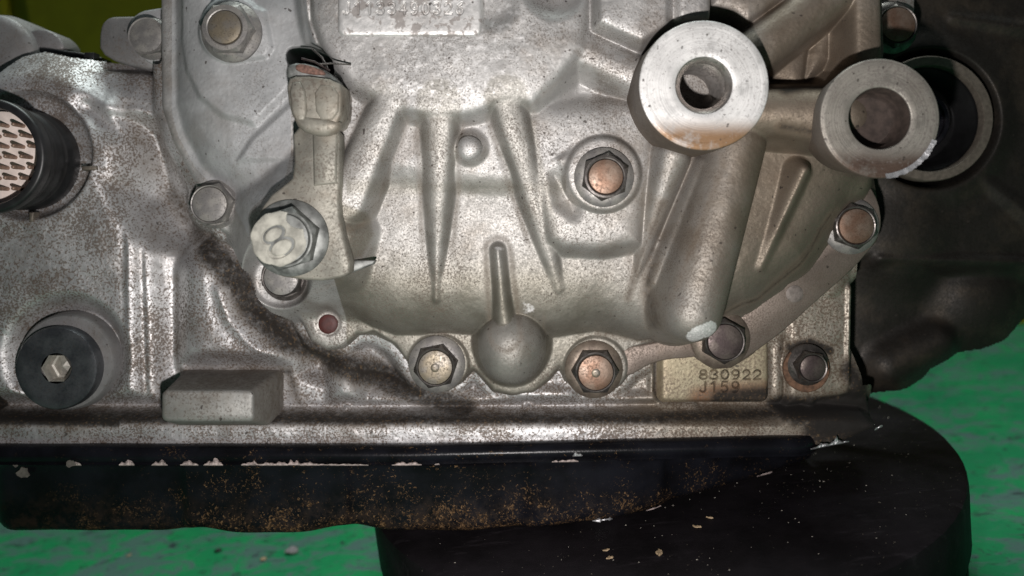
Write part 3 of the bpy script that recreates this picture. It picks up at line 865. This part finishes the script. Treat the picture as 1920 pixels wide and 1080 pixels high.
def bolt(px, py, Hb, Rf, Rh, rc, ht, rot, mats, dot=None, dome=2, label=None):
    H = Hb + ht
    k = (D - H) / D
    hx_, fl, cpm, dt = bolt_mesh(round(Rf * k), round(Rh * k), round(rc * k), ht, dome)
    x, z = W(px, py, H)
    o = link('bolt', mcopy(hx_, mats[0]), None, gear, Vector((x, -Hb, z)) * S + L)
    o.rotation_euler = (0, math.radians(rot), 0)
    link('flange', mcopy(fl, mats[1]), None, o)
    link('cap', mcopy(cpm, mats[2]), None, o)
    if dot: link('centre_mark', mcopy(dt, dot), None, o)
    if label: o['label'] = label
    return o

FT = steel('flange_tan_tarnish', (.17, .135, .11), (.25, .205, .165), rough=.5, metal=.65)
G, K_, CU, BR, PL = M_boltgrey, M_boltdark, M_boltcop, M_boltbrass, M_boltplum
bolt(1136, 331, 50, 57, 46, 32, 34, 8, (K_, G, CU), label='copper tarnished bolt head on the raised pad')
bolt(816, 689, FL + 6, 54, 43, 31, 40, 18, (K_, G, BR), BR, label='yellowish bolt head with a centre mark')
bolt(1117, 699, FL + 6, 55, 45, 32, 40, 30, (K_, FT, CU), BR, label='pinkish bolt head with a bright centre mark')
bolt(1360, 641, FL + 9, 56, 44, 32, 40, 0, (K_, FT, PL), label='dark plum bolt head beside the slanted tube')
bolt(1606, 424, FL + 9, 54, 45, 32, 32, 50, (K_, G, CU), label='straw and plum coloured bolt head on the right lug')
bolt(1524, 690, -94, 40, 32, 23, 34, 40, (K_, K_, PL), label='dark bolt over a rusty washer')
bolt(393, 383, FL, 46, 42, 32, 36, 20, (G, G, G))
bolt(527, 521, FL, 46, 41, 32, 36, 10, (K_, K_, G))
bolt(421, 51, -14, 58, 50, 31, 42, 30, (G, G, BR), label='large grey bolt on the side plate')
bolt(274, 67, -150, 40, 35, 31, 34, 20, (G, G, G))
bolt(1684, 46, -140, 50, 41, 32, 34, 0, (K_, K_, CU), label='copper coloured bolt half hidden at the upper right')
x, z = W(1512, 692, -90)
wsh = link('washer', lathe('washer', [(46, -4), (46, 3), (44, 5), (20, 5)], 48), M_rust, gear, Vector((x, 92, z)) * S + L)

# lugs behind those bolts
prism('bolt_lug', smooth_poly([(185, 52), (200, 32), (225, 30), (330, 30), (330, 140), (186, 112)], 2), -230, -158, M_pipe, gear, L, 6)
prism('bolt_lug', smooth_poly([(236, 60), (252, 22), (300, 14), (330, 10), (330, 140), (262, 112)], 2), -200, -150, M_left, gear, L, 5)
prism('bolt_lug', [(1640, -60), (1716, -60), (1716, 30), (1712, 70), (1700, 88), (1640, 88)], -250, -142, M_lug, gear, L, 5)
prism('black_strap', smooth_poly([(40, 84), (110, 92), (190, 104), (190, 118), (110, 122), (30, 120)], 1), -260, -215, M_black, gear, L, 4)
prism('clip', [(158, 98), (176, 98), (176, 118), (155, 118)], -215, -190, M_black, gear, L, 2)

# the flat strap of the flange that climbs to the right-hand bolt
M_strap = cast('brown_tarnished_strap', (.215, .175, .15), (.2, .15, .12), amount=.6, grain=3.6, peb=4, rough=.56, metal=.6, bstr=.4, bdist=.9, tan=.4)
prism('flange_strap', smooth_poly([(1312, 672), (1336, 690), (1372, 689), (1404, 669), (1470, 621), (1535, 561), (1600, 505), (1645, 452), (1654, 418), (1648, 378), (1630, 346), (1611, 335), (1590, 362), (1562, 395),
    (1546, 430), (1532, 470), (1500, 508), (1456, 542), (1424, 567), (1390, 577), (1352, 582), (1322, 598), (1304, 640)], 1), FL - 24, FL + 9, M_strap, cover, (0, 0, 0), 3)
prism('flange_strap', smooth_poly([(1160, 668), (1176, 650), (1210, 646), (1267, 634), (1305, 628), (1312, 668), (1292, 671), (1250, 674), (1222, 682), (1208, 689), (1180, 706), (1166, 700)], 1), FL - 30, FL + 1, M_strap, cover, (0, 0, 0), 3)
# pins
x, z = W(615, 608, FL + 3)
link('dowel_pin', lathe('dowel_pin', [(19, -14), (19, 2), (17, 3.5), (8, 4)], 40, close=True), M_red, gear, Vector((x, -FL - 2, z)) * S + L)
x, z = W(1490, 551, FL + 10)
link('dowel_pin', lathe('dowel_pin', [(17, -14), (17, -1), (15, 0), (8, .5)], 40, close=True), M_pinhead, gear, Vector((x, -FL - 11, z)) * S + L)
x, z = W(880, 277, 52)
link('cast_stud', lathe('cast_stud', [(24, -30), (22, -4), (19, 1), (12, 4), (5, 5)], 36, lambda r, h, a: r * (1 + .04 * math.sin(3 * a + 1)), close=True, sharp=60), M_cover, cover, Vector((x, -50, z)) * S)

# drain plug
x, z = W(121, 680, -92)
pr = link('plug_seat', lathe('plug_seat', [(99, -30), (96, -2), (92, 3), (60, 4)], 80), M_pipe, gear, Vector((x, 98, z)) * S + L)
x, z = W(105, 691, -70)
k = (D + 70) / D
plug = link('drain_plug', lathe('drain_plug', [(82, -26), (82, -6), (79, -1), (74, 0), (60, -1), (40, -1.5), (30, -1.5)], 80), M_plug, gear, Vector((x, 70, z)) * S + L)
link('hex_socket', lathe('hex_socket', [(30, -1.5), (29, -3), (28, -34), (24, -36), (2, -24)], 72, lambda r, h, a: r * .95 / max(.866, math.cos((a + math.pi / 2 + math.pi / 6) % (math.pi / 3) - math.pi / 6)) * .9, close=True, sharp=30), M_socket, plug)

# connector on the left
x, z = W(-28, 292, 20)
k = (D - 20) / D
bx, bz = W(58, 292, -128)
con = link('connector', lathe('connector', [(100, -150), (100, -112), (96, -106), (98, -96), (98, -78), (94, -72), (97, -60), (97, -46), (93, -42), (96, -34), (107, -26), (108, -8), (106, -2), (102, 0), (93, 0), (91, -4), (90, -92)], 80, sharp=50),
           M_black, gear, Vector(((x + bx * 0), -16, z)) * S + L)
link('insulator', lathe('insulator', [(91, -66), (88, -46), (84, -44), (40, -44)], 64, close=True), M_insul, con)
pin = lathe('pin', [(3.8, -50), (3.8, -12), (3.0, -9), (1.5, -8)], 12, close=True)
for i in range(-3, 4):
    for j in range(-4, 5):
        u = i * 30 + (j % 2) * 15 - 2; v = j * 20
        if u * u + v * v < 78 ** 2: link('pin', pin, M_pin, con, Vector((u, 0, v)) * S)
# the keeper tabs at the connector's foot
prism('tab', [(152, 312), (180, 311), (181, 318), (153, 320)], -120, -92, M_ringseal, gear, L, 2)
prism('tab', [(54, 398), (63, 398), (61, 416), (54, 416)], -110, -88, M_ringseal, gear, L, 2)
# pipe at the upper left
V, F = [], []
pv = []
for (px, py, H, r) in ((-140, 130, -300, 96), (-60, 118, -290, 96), (-10, 110, -250, 94)):
    pass
x, z = W(-18, 112, -200)
pipe = link('pipe', lathe('pipe', [(104, -120), (104, -40), (98, -30), (98, -8), (94, 0), (80, 6), (50, 10), (20, 12)], 72, close=True, sharp=50), M_pipe, gear, Vector((x, 200, z)) * S + L)
prism('pipe_lug', smooth_poly([(48, 60), (78, 52), (104, 62), (122, 86), (112, 96), (60, 94)], 1), -290, -220, M_pipe, gear, L, 5)

# block on the lower wall
def rrect(x0, y0, x1, y1, r, n=5):
    pts = []
    for cx, cy, a0 in ((x1 - r, y0 + r, -90), (x1 - r, y1 - r, 0), (x0 + r, y1 - r, 90), (x0 + r, y0 + r, 180)):
        for i in range(n):
            a = math.radians(a0 + 90 * i / (n - 1)); pts.append((cx + r * math.cos(a), cy + r * math.sin(a)))
    return pts
rings = [([(a, b) for a, b in rrect(338, 690, 536, 800, 12)], -150), (rrect(336, 700, 522, 800, 12), -100), (rrect(306, 730, 478, 791, 11), -2), (rrect(304, 732, 476, 790, 11), 8), (rrect(306, 734, 474, 788, 10), 12), (rrect(310, 738, 470, 784, 8), 14)]
V, F = [], []
n = len(rings[0][0])
for pts, H in rings:
    for a, b in pts: V.append(P3(a, b, H))
for j in range(len(rings) - 1):
    for i in range(n): F.append((j * n + i, j * n + (i + 1) % n, (j + 1) * n + (i + 1) % n, (j + 1) * n + i))
F.append(tuple(range((len(rings) - 1) * n, len(rings) * n)))
me = mesh_py('cast_block', V, F, 50)
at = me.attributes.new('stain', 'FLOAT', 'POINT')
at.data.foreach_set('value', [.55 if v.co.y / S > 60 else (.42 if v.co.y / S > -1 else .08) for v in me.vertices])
link('cast_block', me, cast('block_aluminium', (.31, .305, .29), (.3, .25, .2), tan=.5, amount=.45, grain=5, rough=.6, metal=.4), casing)

# bracket in front of the cover with its bolt
brk = prism('bracket', smooth_poly([(500, 372), (534, 346), (552, 330), (548, 226), (636, 226), (638, 330), (634, 390), (646, 450), (660, 508), (640, 522), (590, 528), (510, 516), (478, 480), (470, 430)], 1), 40, 84, M_brk, gear, L, 5)
prism('fold', [(583, 222), (634, 222), (632, 345), (586, 350)], 70, 89, M_brk, brk, (0, 0, 0), 8)
prism('foot', [(640, 498), (655, 488), (704, 488), (700, 496), (664, 510), (640, 520)], 26, 42, M_brkbolt, brk, (0, 0, 0), 3)
clamp = prism('clamp', smooth_poly([(536, 150), (560, 140), (636, 150), (642, 178), (638, 228), (610, 246), (560, 240), (542, 205)], 1), 20, 112, M_brkwarm, gear, L, 4)
prism('clamp_rib', smooth_poly([(540, 154), (570, 152), (577, 226), (548, 226)], 1), 100, 117, M_brkwarm, clamp, (0, 0, 0), 4)
prism('clamp_rib', smooth_poly([(588, 156), (637, 162), (634, 224), (592, 226)], 1), 98, 115, M_brkwarm, clamp, (0, 0, 0), 4)
prism('lower_band', smooth_poly([(546, 214), (636, 222), (634, 246), (600, 256), (560, 244)], 1), 90, 116, M_brkwarm, clamp, (0, 0, 0), 9)
prism('hook', smooth_poly([(536, 122), (560, 116), (604, 126), (630, 146), (634, 160), (590, 152), (548, 146), (536, 144)], 1), 40, 100, M_brkbolt, clamp, (0, 0, 0), 6)
prism('rusty_edge', smooth_poly([(552, 122), (566, 118), (604, 130), (612, 140), (590, 140), (556, 134)], 1), 90, 106, plain('rust_pink', (.15, .082, .064), .8, .1, .45, 5), clamp, (0, 0, 0), 3)
# stiff wires poking out beside the clamp
def tube(name, pts, r, mat, parent, loc):
    V, F = [], []
    for i, p in enumerate(pts):
        d = (Vector(pts[min(i + 1, len(pts) - 1)]) - Vector(pts[max(i - 1, 0)])).normalized()
        a = d.cross(Vector((0, 1, 0.01))).normalized(); b = d.cross(a)
        for j in range(8):
            t_ = 2 * math.pi * j / 8
            V.append(tuple(Vector(p) + (a * math.cos(t_) + b * math.sin(t_)) * r))
    for i in range(len(pts) - 1):
        for j in range(8): F.append((i * 8 + j, i * 8 + (j + 1) % 8, (i + 1) * 8 + (j + 1) % 8, (i + 1) * 8 + j))
    F += [tuple(range(8)), tuple(range(len(V) - 8, len(V)))]
    return link(name, mesh_py(name, V, F, 60), mat, parent, loc)
tube('wire', [P3(600, 120, 100), P3(624, 119, 92), P3(658, 121, 72)], 1.6, M_boltdark, gear, L)
tube('wire', [P3(586, 92, 58), P3(604, 108, 84), P3(614, 128, 98)], 2.0, M_boltdark, gear, L)
tube('wire', [P3(566, 110, 80), P3(590, 116, 92), P3(618, 132, 98)], 2.0, M_boltplum, gear, L)
# the big bolt: engraved digit on a cream painted face
Hb, ht = 84, 46
x, z = W(532, 448, Hb + ht)
bb = bolt(532, 448, Hb, 74, 62, 46, ht, 12, (M_brkbolt, M_brkbolt, M_brkbolt), label='big bolt with a cream painted face stamped 8')
a = W(470, 510, Hb + ht + 4); b = W(580, 395, Hb + ht + 4)
e = Field(a[0], b[0], a[1], b[1], 1.0)
sd = e.circ(522, 449, 50, Hb + ht + 4)
sd = np.maximum(sd, -e.circ(562, 404, 26, Hb + ht + 4))
sd = sd + 5 * vnoise(e.X, e.Z, 14, 5)
e.h[:] = Hb + ht + 6 - 1.5 * softp(sd, 2)
xc, zc = W(520, 452, Hb + ht + 4)
ca, sa = math.cos(math.radians(32)), math.sin(math.radians(32))
for oy, rx, ry in ((13, 19, 12), (-13, 22, 14)):
    u = (e.X - xc) * ca + (e.Z - zc) * sa; v = -(e.X - xc) * sa + (e.Z - zc) * ca - oy
    dd = np.abs(np.hypot(u / rx, v / ry) - 1) * min(rx, ry)
    e.h -= 2.8 * (1 - sstep(dd, 1.0, 3.2)); e.at['stain'] += 0
face = e.build(sd < 1.5, {0: 'painted_face'}, M_paint8, gear, L, noise=.5, seed=44)
mw = face.location.copy(); face.parent = bb
face.matrix_parent_inverse = Matrix.Identity(4)
bpy.context.view_layer.update()
face.matrix_basis = bb.matrix_basis.inverted() @ Matrix.Translation(mw)

# scraped end of the tube
# ------------------------------------------------------------------ oil pan
st = np.concatenate([np.linspace(-1060, 200, 260), np.linspace(205, 640, 60)])
EDGE = []
V, F = [], []
NPR = None
for X in st:
    u = max(0, (X - 190) / 400)
    le = max(0, (-985 - X) / 60)
    Hb_ = -66 - 120 * min(u, 1.25) ** 1.5 - 40 * le ** 2 + 7 * (math.tanh((X + 640) / 10) - math.tanh((X + 318) / 10) + math.tanh((X - 30) / 10) - math.tanh((X - 300) / 10))
    zb = -629 + 29 * min(1, max(0, (X + 20) / 210)) + (14 * math.exp(-((X + 330) / 60) ** 2) + 10 * math.exp(-((X + 610) / 50) ** 2)) + 30 * le ** 2 - .6 * math.sin(X / 23)
    zb = max(zb, -632 + FA * X - FB * Hb_ + 5 + 10 * min(1, max(0, (X - 180) / 150)))
    zt = -453 + 16 * min(1, max(0, (X + 200) / 700))
    rimH = -40 - 110 * max(0, (X - 540) / 100) ** 2
    pr = [(-160, zt + 4), (rimH - 26, zt + 3)] + [(rimH - 10 + 13 * math.sin(math.pi * (.08 + .80 * q_ / 9)), zt + 2 - 31 * q_ / 9) for q_ in range(10)] + [(rimH - 2, zt - 31.5),
          (min(rimH - 8, Hb_ + 18), zt - 33), (Hb_ + 4, zt - 36), (Hb_, zt - 44)]
    for i in range(1, 9): pr.append((Hb_ - 1.0 * i, zt - 44 + (zb + 22 - zt + 44) * i / 8 if True else 0))
    for i in range(1, 6):
        a_ = math.pi / 2 * i / 5
        pr.append((Hb_ - 8 - 22 * math.sin(0) - 22 * (1 - math.cos(a_)), zb + 22 - 22 * math.sin(a_)))
    pr += [(Hb_ - 120, zb + 12), (-430, zb + 40)]
    NPR = len(pr)
    if 150 < X < 600: EDGE.append((X, -(Hb_ - 11), zb + 5))
    for H, z_ in pr: V.append((X, -H, z_))
for i in range(len(st) - 1):
    for j in range(NPR - 1):
        F.append((i * NPR + j, i * NPR + j + 1, (i + 1) * NPR + j + 1, (i + 1) * NPR + j))
pan = link('oil_pan', mesh_py('oil_pan', V, F, 55), M_pan, gear, L)
pan['label'] = 'black painted oil pan with rusty specks and chipped rim'
def torn(i0, i1, r0, seed, mat):
    r_ = random.Random(seed); V, F = [], []
    P = EDGE[i0:i1]
    for i, (x_, y_, z_) in enumerate(P):
        rr = r0 * r_.uniform(.25, 1) * min(1, .3 + i, .3 + len(P) - 1 - i)
        for j in range(5):
            a_ = 2 * math.pi * j / 5
            V.append((x_ + r_.uniform(-1, 1), y_ - 1.5 + rr * math.cos(a_), z_ + rr * math.sin(a_) + r_.uniform(-.8, .8)))
        if i:
            for j in range(5): F.append((5 * i - 5 + j, 5 * i - 5 + (j + 1) % 5, 5 * i + (j + 1) % 5, 5 * i + j))
    F += [(0, 1, 2, 3, 4), tuple(range(len(V) - 5, len(V)))]
    link('torn_edge', mesh_py('torn_edge', V, F, 20), mat, pan)
nE = len(EDGE)
torn(int(nE * .03), int(nE * .16), 4.2, 5, M_scrape)
torn(int(nE * .30), int(nE * .38), 2.0, 7, M_silic)
torn(int(nE * .80), int(nE * .90), 2.4, 9, M_silic)
# sealant squeezed out and paint chipped off along the rim
def blob_strip(name, x0, x1, y, hmax, seed, mat=M_silic, H=-36, parent=None):
    r_ = random.Random(seed)
    n = max(6, int((x1 - x0) / 2))
    V, F = [], []
    for i in range(n + 1):
        t_ = i / n
        px = x0 + (x1 - x0) * t_
        e_ = min(1, 4 * t_, 4 * (1 - t_))
        ph = r_.uniform(0, 6) if i == 0 else ph; hh_ = hmax * .8 * e_ * (.62 + .22 * math.sin(ph + px / 4.3) + .16 * math.sin(px / 1.9 + ph * 2)) * r_.uniform(.85, 1.0) + .8
        for k_, (dy, dH) in enumerate(((1.5, 0), (0, 3.5), (-hh_ * .6, 3.5 + r_.uniform(-1, 1.5)), (-hh_, 0))):
            V.append(P3(px + r_.uniform(-.8, .8), y(px) + dy, H + dH))
        if i:
            for k_ in range(3): F.append((4 * i - 4 + k_, 4 * i + k_, 4 * i + k_ + 1, 4 * i - 3 + k_))
    F += [(0, 1, 2, 3), (4 * n, 4 * n + 3, 4 * n + 2, 4 * n + 1)]
    return link(name, mesh_py(name, V, F, 30), mat, parent or pan)
rimy = lambda px: VY - (-453 + 16 * min(1, max(0, (px - 760) / 700)) - 30) / ((D + 37) / D)
SP = [(125, 152, 9), (223, 252, 16), (284, 314, 13), (338, 372, 12), (382, 418, 18), (452, 486, 10), (468, 618, 8), (540, 562, 18), (600, 690, 3), (735, 790, 8), (815, 824, 4), (1035, 1046, 4), (1048, 1084, 5)]
for i, (a, b, hm) in enumerate(SP): blob_strip('sealant_bead', a, b, rimy, hm, i)
for px, py, r_, sd_ in ((44, 886, 13, 1), (133, 869, 9, 2), (30, 872, 5, 3)):
    q_ = random.Random(sd_); n = 14
    k_ = [q_.uniform(.7, 1.15) for _ in range(n)]
    V = [P3(px + r_ * k_[i] * math.cos(2 * math.pi * i / n), py + r_ * .8 * k_[i] * math.sin(2 * math.pi * i / n), -57 if py > 871 else -33) for i in range(n)]
    V += [(x * .99 + .01 * V[0][0], y - 2.5, z) for x, y, z in V] if False else [(x, y - 2, z) for x, y, z in V]
    link('bare_spot', mesh_py('bare_spot', V, [(i, (i + 1) % n, n + (i + 1) % n, n + i) for i in range(n)] + [tuple(range(n, 2 * n))], 30), M_pinhead, pan)
blob_strip('sealant_bead', 1074, 1092, lambda p: rimy(p) - 10, 13, 50, M_scrape)
blob_strip('sealant_bead', 1520, 1592, lambda p: 842 - (p - 1520) * .2, 9, 51, M_scrape, -44)
blob_strip('sealant_bead', 1563, 1572, lambda p: 828, 16, 52, M_scrape, -44)
blob_strip('sealant_bead', 1640, 1655, lambda p: 806 - (p - 1640) * .5, 7, 54, M_scrape, -62)

# ------------------------------------------------------------------ stand, floor, wall behind
def on_floor(x, y, z0=-935):      # a point of the level floor in the gearbox's frame
    return Vector((x, y, z0 + FA * x + FB * y))
Rl = R.inverted()
dc = on_floor(329, 399, -632)
disc = empty('support_disc')
disc.matrix_world = R @ Matrix.Translation(dc * S) @ Rl @ Matrix.Translation((0, 0, -300 * S))
tag(disc, 'thick oily black round disc under the oil pan', 'disc')
def lathe_z(name, prof, n=160, close=True, jit=0):
    V, F = [], []
    for (r_, h_) in prof:
        for i in range(n):
            a = 2 * math.pi * i / n
            rr = r_ + (random.uniform(-jit, jit) if jit else 0)
            V.append((rr * math.cos(a), rr * math.sin(a), h_))
    m = len(prof)
    for j in range(m - 1):
        for i in range(n): F.append((j * n + i, j * n + (i + 1) % n, (j + 1) * n + (i + 1) % n, (j + 1) * n + i))
    F.append(tuple(range((m - 1) * n, m * n)))
    return mesh_py(name, V, F, 35)
link('upper_plate', lathe_z('upper_plate', [(632, 150), (648, 156), (654, 166), (656, 282), (653, 294), (643, 300), (400, 300.5), (100, 300.5)], 200, jit=.8), M_disc, disc)
link('lower_plate', lathe_z('lower_plate', [(636, 0), (646, 8), (646, 128), (638, 138), (606, 146), (606, 154), (100, 154)], 160), M_disc, disc)

def flat_bits(name, n, fn, smin, smax_, mat):
    V, F = [], []
    for _ in range(n):
        x_, y_, z_ = fn()
        s1 = random.uniform(smin, smax_); s2 = s1 * random.uniform(.3, .8); a = random.uniform(0, 6.3); th = s1 * random.uniform(.25, .5)
        b0 = len(V)
        for lift, sc_ in ((0, 1), (th, .75)):
            for u_, v_ in ((-1, -.7), (.8, -1), (1, .6), (-.7, 1)):
                uu = u_ * s1 * sc_; vv = v_ * s2 * sc_
                V.append((x_ + uu * math.cos(a) - vv * math.sin(a), y_ + uu * math.sin(a) + vv * math.cos(a), z_ + lift))
        F += [(b0, b0 + 1, b0 + 5, b0 + 4), (b0 + 1, b0 + 2, b0 + 6, b0 + 5), (b0 + 2, b0 + 3, b0 + 7, b0 + 6), (b0 + 3, b0, b0 + 4, b0 + 7), (b0 + 4, b0 + 5, b0 + 6, b0 + 7)]
    return mesh_py(name, V, F, 20)
def disc_pt():
    while True:
        r_ = 615 * math.sqrt(random.random()); a = random.uniform(0, 6.3)
        p = (r_ * math.cos(a), r_ * math.sin(a))
        c_ = math.exp(-((p[0] - 160) ** 2 + (p[1] + 200) ** 2) / 230 ** 2) + .25
        if random.random() < c_: return p[0], p[1], 300.6
def local_from(o, me_fn): pass
dust = link('sawdust', flat_bits('sawdust', 230, disc_pt, .6, 1.8, M_speck), M_speck)
dust.matrix_world = disc.matrix_world.copy()
tag(dust, 'pale dust and crumbs scattered over the black disc', 'dust', kind='stuff')

def ray_on(z0, px, py):
    t_ = (z0 - FB * D) / ((VY - py) - FA * (px - VX) - FB * D)
    return Vector(((px - VX) * t_, D * t_ - D, (VY - py) * t_))
def put(name, me, mat, p, rot=0):
    o = link(name, me, mat)
    o.matrix_world = R @ Matrix.Translation(p * S) @ Rl @ Matrix.Rotation(rot, 4, 'Z')
    return o
def pebble(rx, ry, rz, seed, jag=.25):
    r_ = random.Random(seed)
    bm = bmesh.new(); bmesh.ops.create_icosphere(bm, subdivisions=2, radius=1)
    dirs = [(Vector((r_.uniform(-1, 1), r_.uniform(-1, 1), r_.uniform(-1, 1))).normalized(), r_.uniform(.6, .95)) for _ in range(7)]
    for v in bm.verts:
        for d_, l_ in dirs:
            e_ = v.co.dot(d_) - l_
            if e_ > 0: v.co -= d_ * e_
        v.co = Vector((v.co.x * rx, v.co.y * ry, max(v.co.z, -.6) * rz + .6 * rz)) * S
    me = bpy.data.meshes.new('pebble'); bm.to_mesh(me); bm.free()
    return me
def shaving(rx, ry, rz, seed):
    r_ = random.Random(seed); n = 11
    pts = []
    for i in range(n):
        a = 2 * math.pi * i / n; k = r_.uniform(.45, 1.15)
        pts.append((rx * k * math.cos(a), ry * k * math.sin(a)))
    bend = r_.uniform(-.35, .35)
    V = [(x, y, max(0, bend * x * x / rx)) for x, y in pts] + [(x * .85, y * .8, max(0, bend * x * x / rx) + rz * r_.uniform(.6, 1.2)) for x, y in pts]
    F = [(i, (i + 1) % n, n + (i + 1) % n, n + i) for i in range(n)] + [tuple(range(n, 2 * n)), tuple(range(n))]
    return mesh_py('shaving', V, F, 20)
for i, (px, py, w_, d_, h_, rt, lab) in enumerate(((1236, 1036, 11, 5, 3, 1.2, 'pale forked wood chip lying on the black disc'), (1137, 1032, 7, 3, 2, .2, 'small tan wood flake left of the forked chip'),
        (1143, 1046, 6, 4, 2, .6, 'round tan crumb just below the small flake'), (1331, 971, 7, 3, 2, -.3, 'curled tan shaving nearest the oil pan edge'), (1308, 988, 8, 3, 2, -.4, 'reddish brown shaving on the disc below the pan'))):
    tag(put('wood_chip', shaving(w_ * 1.15, d_ * 1.3, h_, 60 + i), M_chip, ray_on(-631.5, px, py), rt), lab, 'wood chip', 'wood chips on the black disc')
for i, (px, py, w_, d_, h_, m_, lab) in enumerate(((547, 1037, 20, 14, 12, M_stone, 'largest grey pebble on the green floor in front of the disc'), (494, 1050, 9, 7, 5, M_chip, 'small tan pebble near the largest grey one'),
        (410, 1034, 13, 7, 6, M_black, 'black oval pellet on the green floor'), (242, 1042, 9, 4, 2, M_chip, 'thin pale splinter on the green floor at left'))):
    tag(put('pebble', pebble(w_, d_, h_, 80 + i), m_, ray_on(-934, px, py), .3 * i), lab, 'pebble')

fl = bpy.data.meshes.new('floor')
n = 60
V = [(-9000 + 18000 * i / n, -2500 + 12000 * j / n, 0) for i in range(n + 1) for j in range(n + 1)]
F = [(i * (n + 1) + j, (i + 1) * (n + 1) + j, (i + 1) * (n + 1) + j + 1, i * (n + 1) + j + 1) for i in range(n) for j in range(n)]
fo = link('floor', mesh_py('floor', V, F), M_floor)
fo.matrix_world = R @ Matrix.Translation((0, 0, -935 * S)) @ Rl
tag(fo, kind='structure')
# yellow painted wall with a raised plinth and panels
yw = empty('painted_wall', (0, 0, 0))
yw.matrix_world = R @ Matrix.Translation(on_floor(0, 2180) * S) @ Rl
tag(yw, 'olive yellow painted steel wall behind the gearbox', 'wall')
def box_me(name, x0, x1, y0, y1, z0, z1, bev=6):
    bm = bmesh.new()
    bmesh.ops.create_cube(bm, size=1)
    for v in bm.verts:
        v.co = Vector((x0 + (v.co.x + .5) * (x1 - x0), y0 + (v.co.y + .5) * (y1 - y0), z0 + (v.co.z + .5) * (z1 - z0))) * S
    bmesh.ops.bevel(bm, geom=list(bm.edges), offset=bev * S, segments=2, affect='EDGES')
    me = bpy.data.meshes.new(name); bm.to_mesh(me); bm.free()
    return me
link('back_sheet', box_me('back_sheet', -6000, 6000, 60, 120, 0, 5000), M_yel, yw)
link('plinth', box_me('plinth', -6000, 6000, -20, 62, 0, 120), M_yel, yw)
for i in range(-4, 5): link('panel', box_me('panel', i * 1300 - 610 - 20, i * 1300 + 610 - 20, 10, 58, 150, 4900, 14), M_yel, yw)
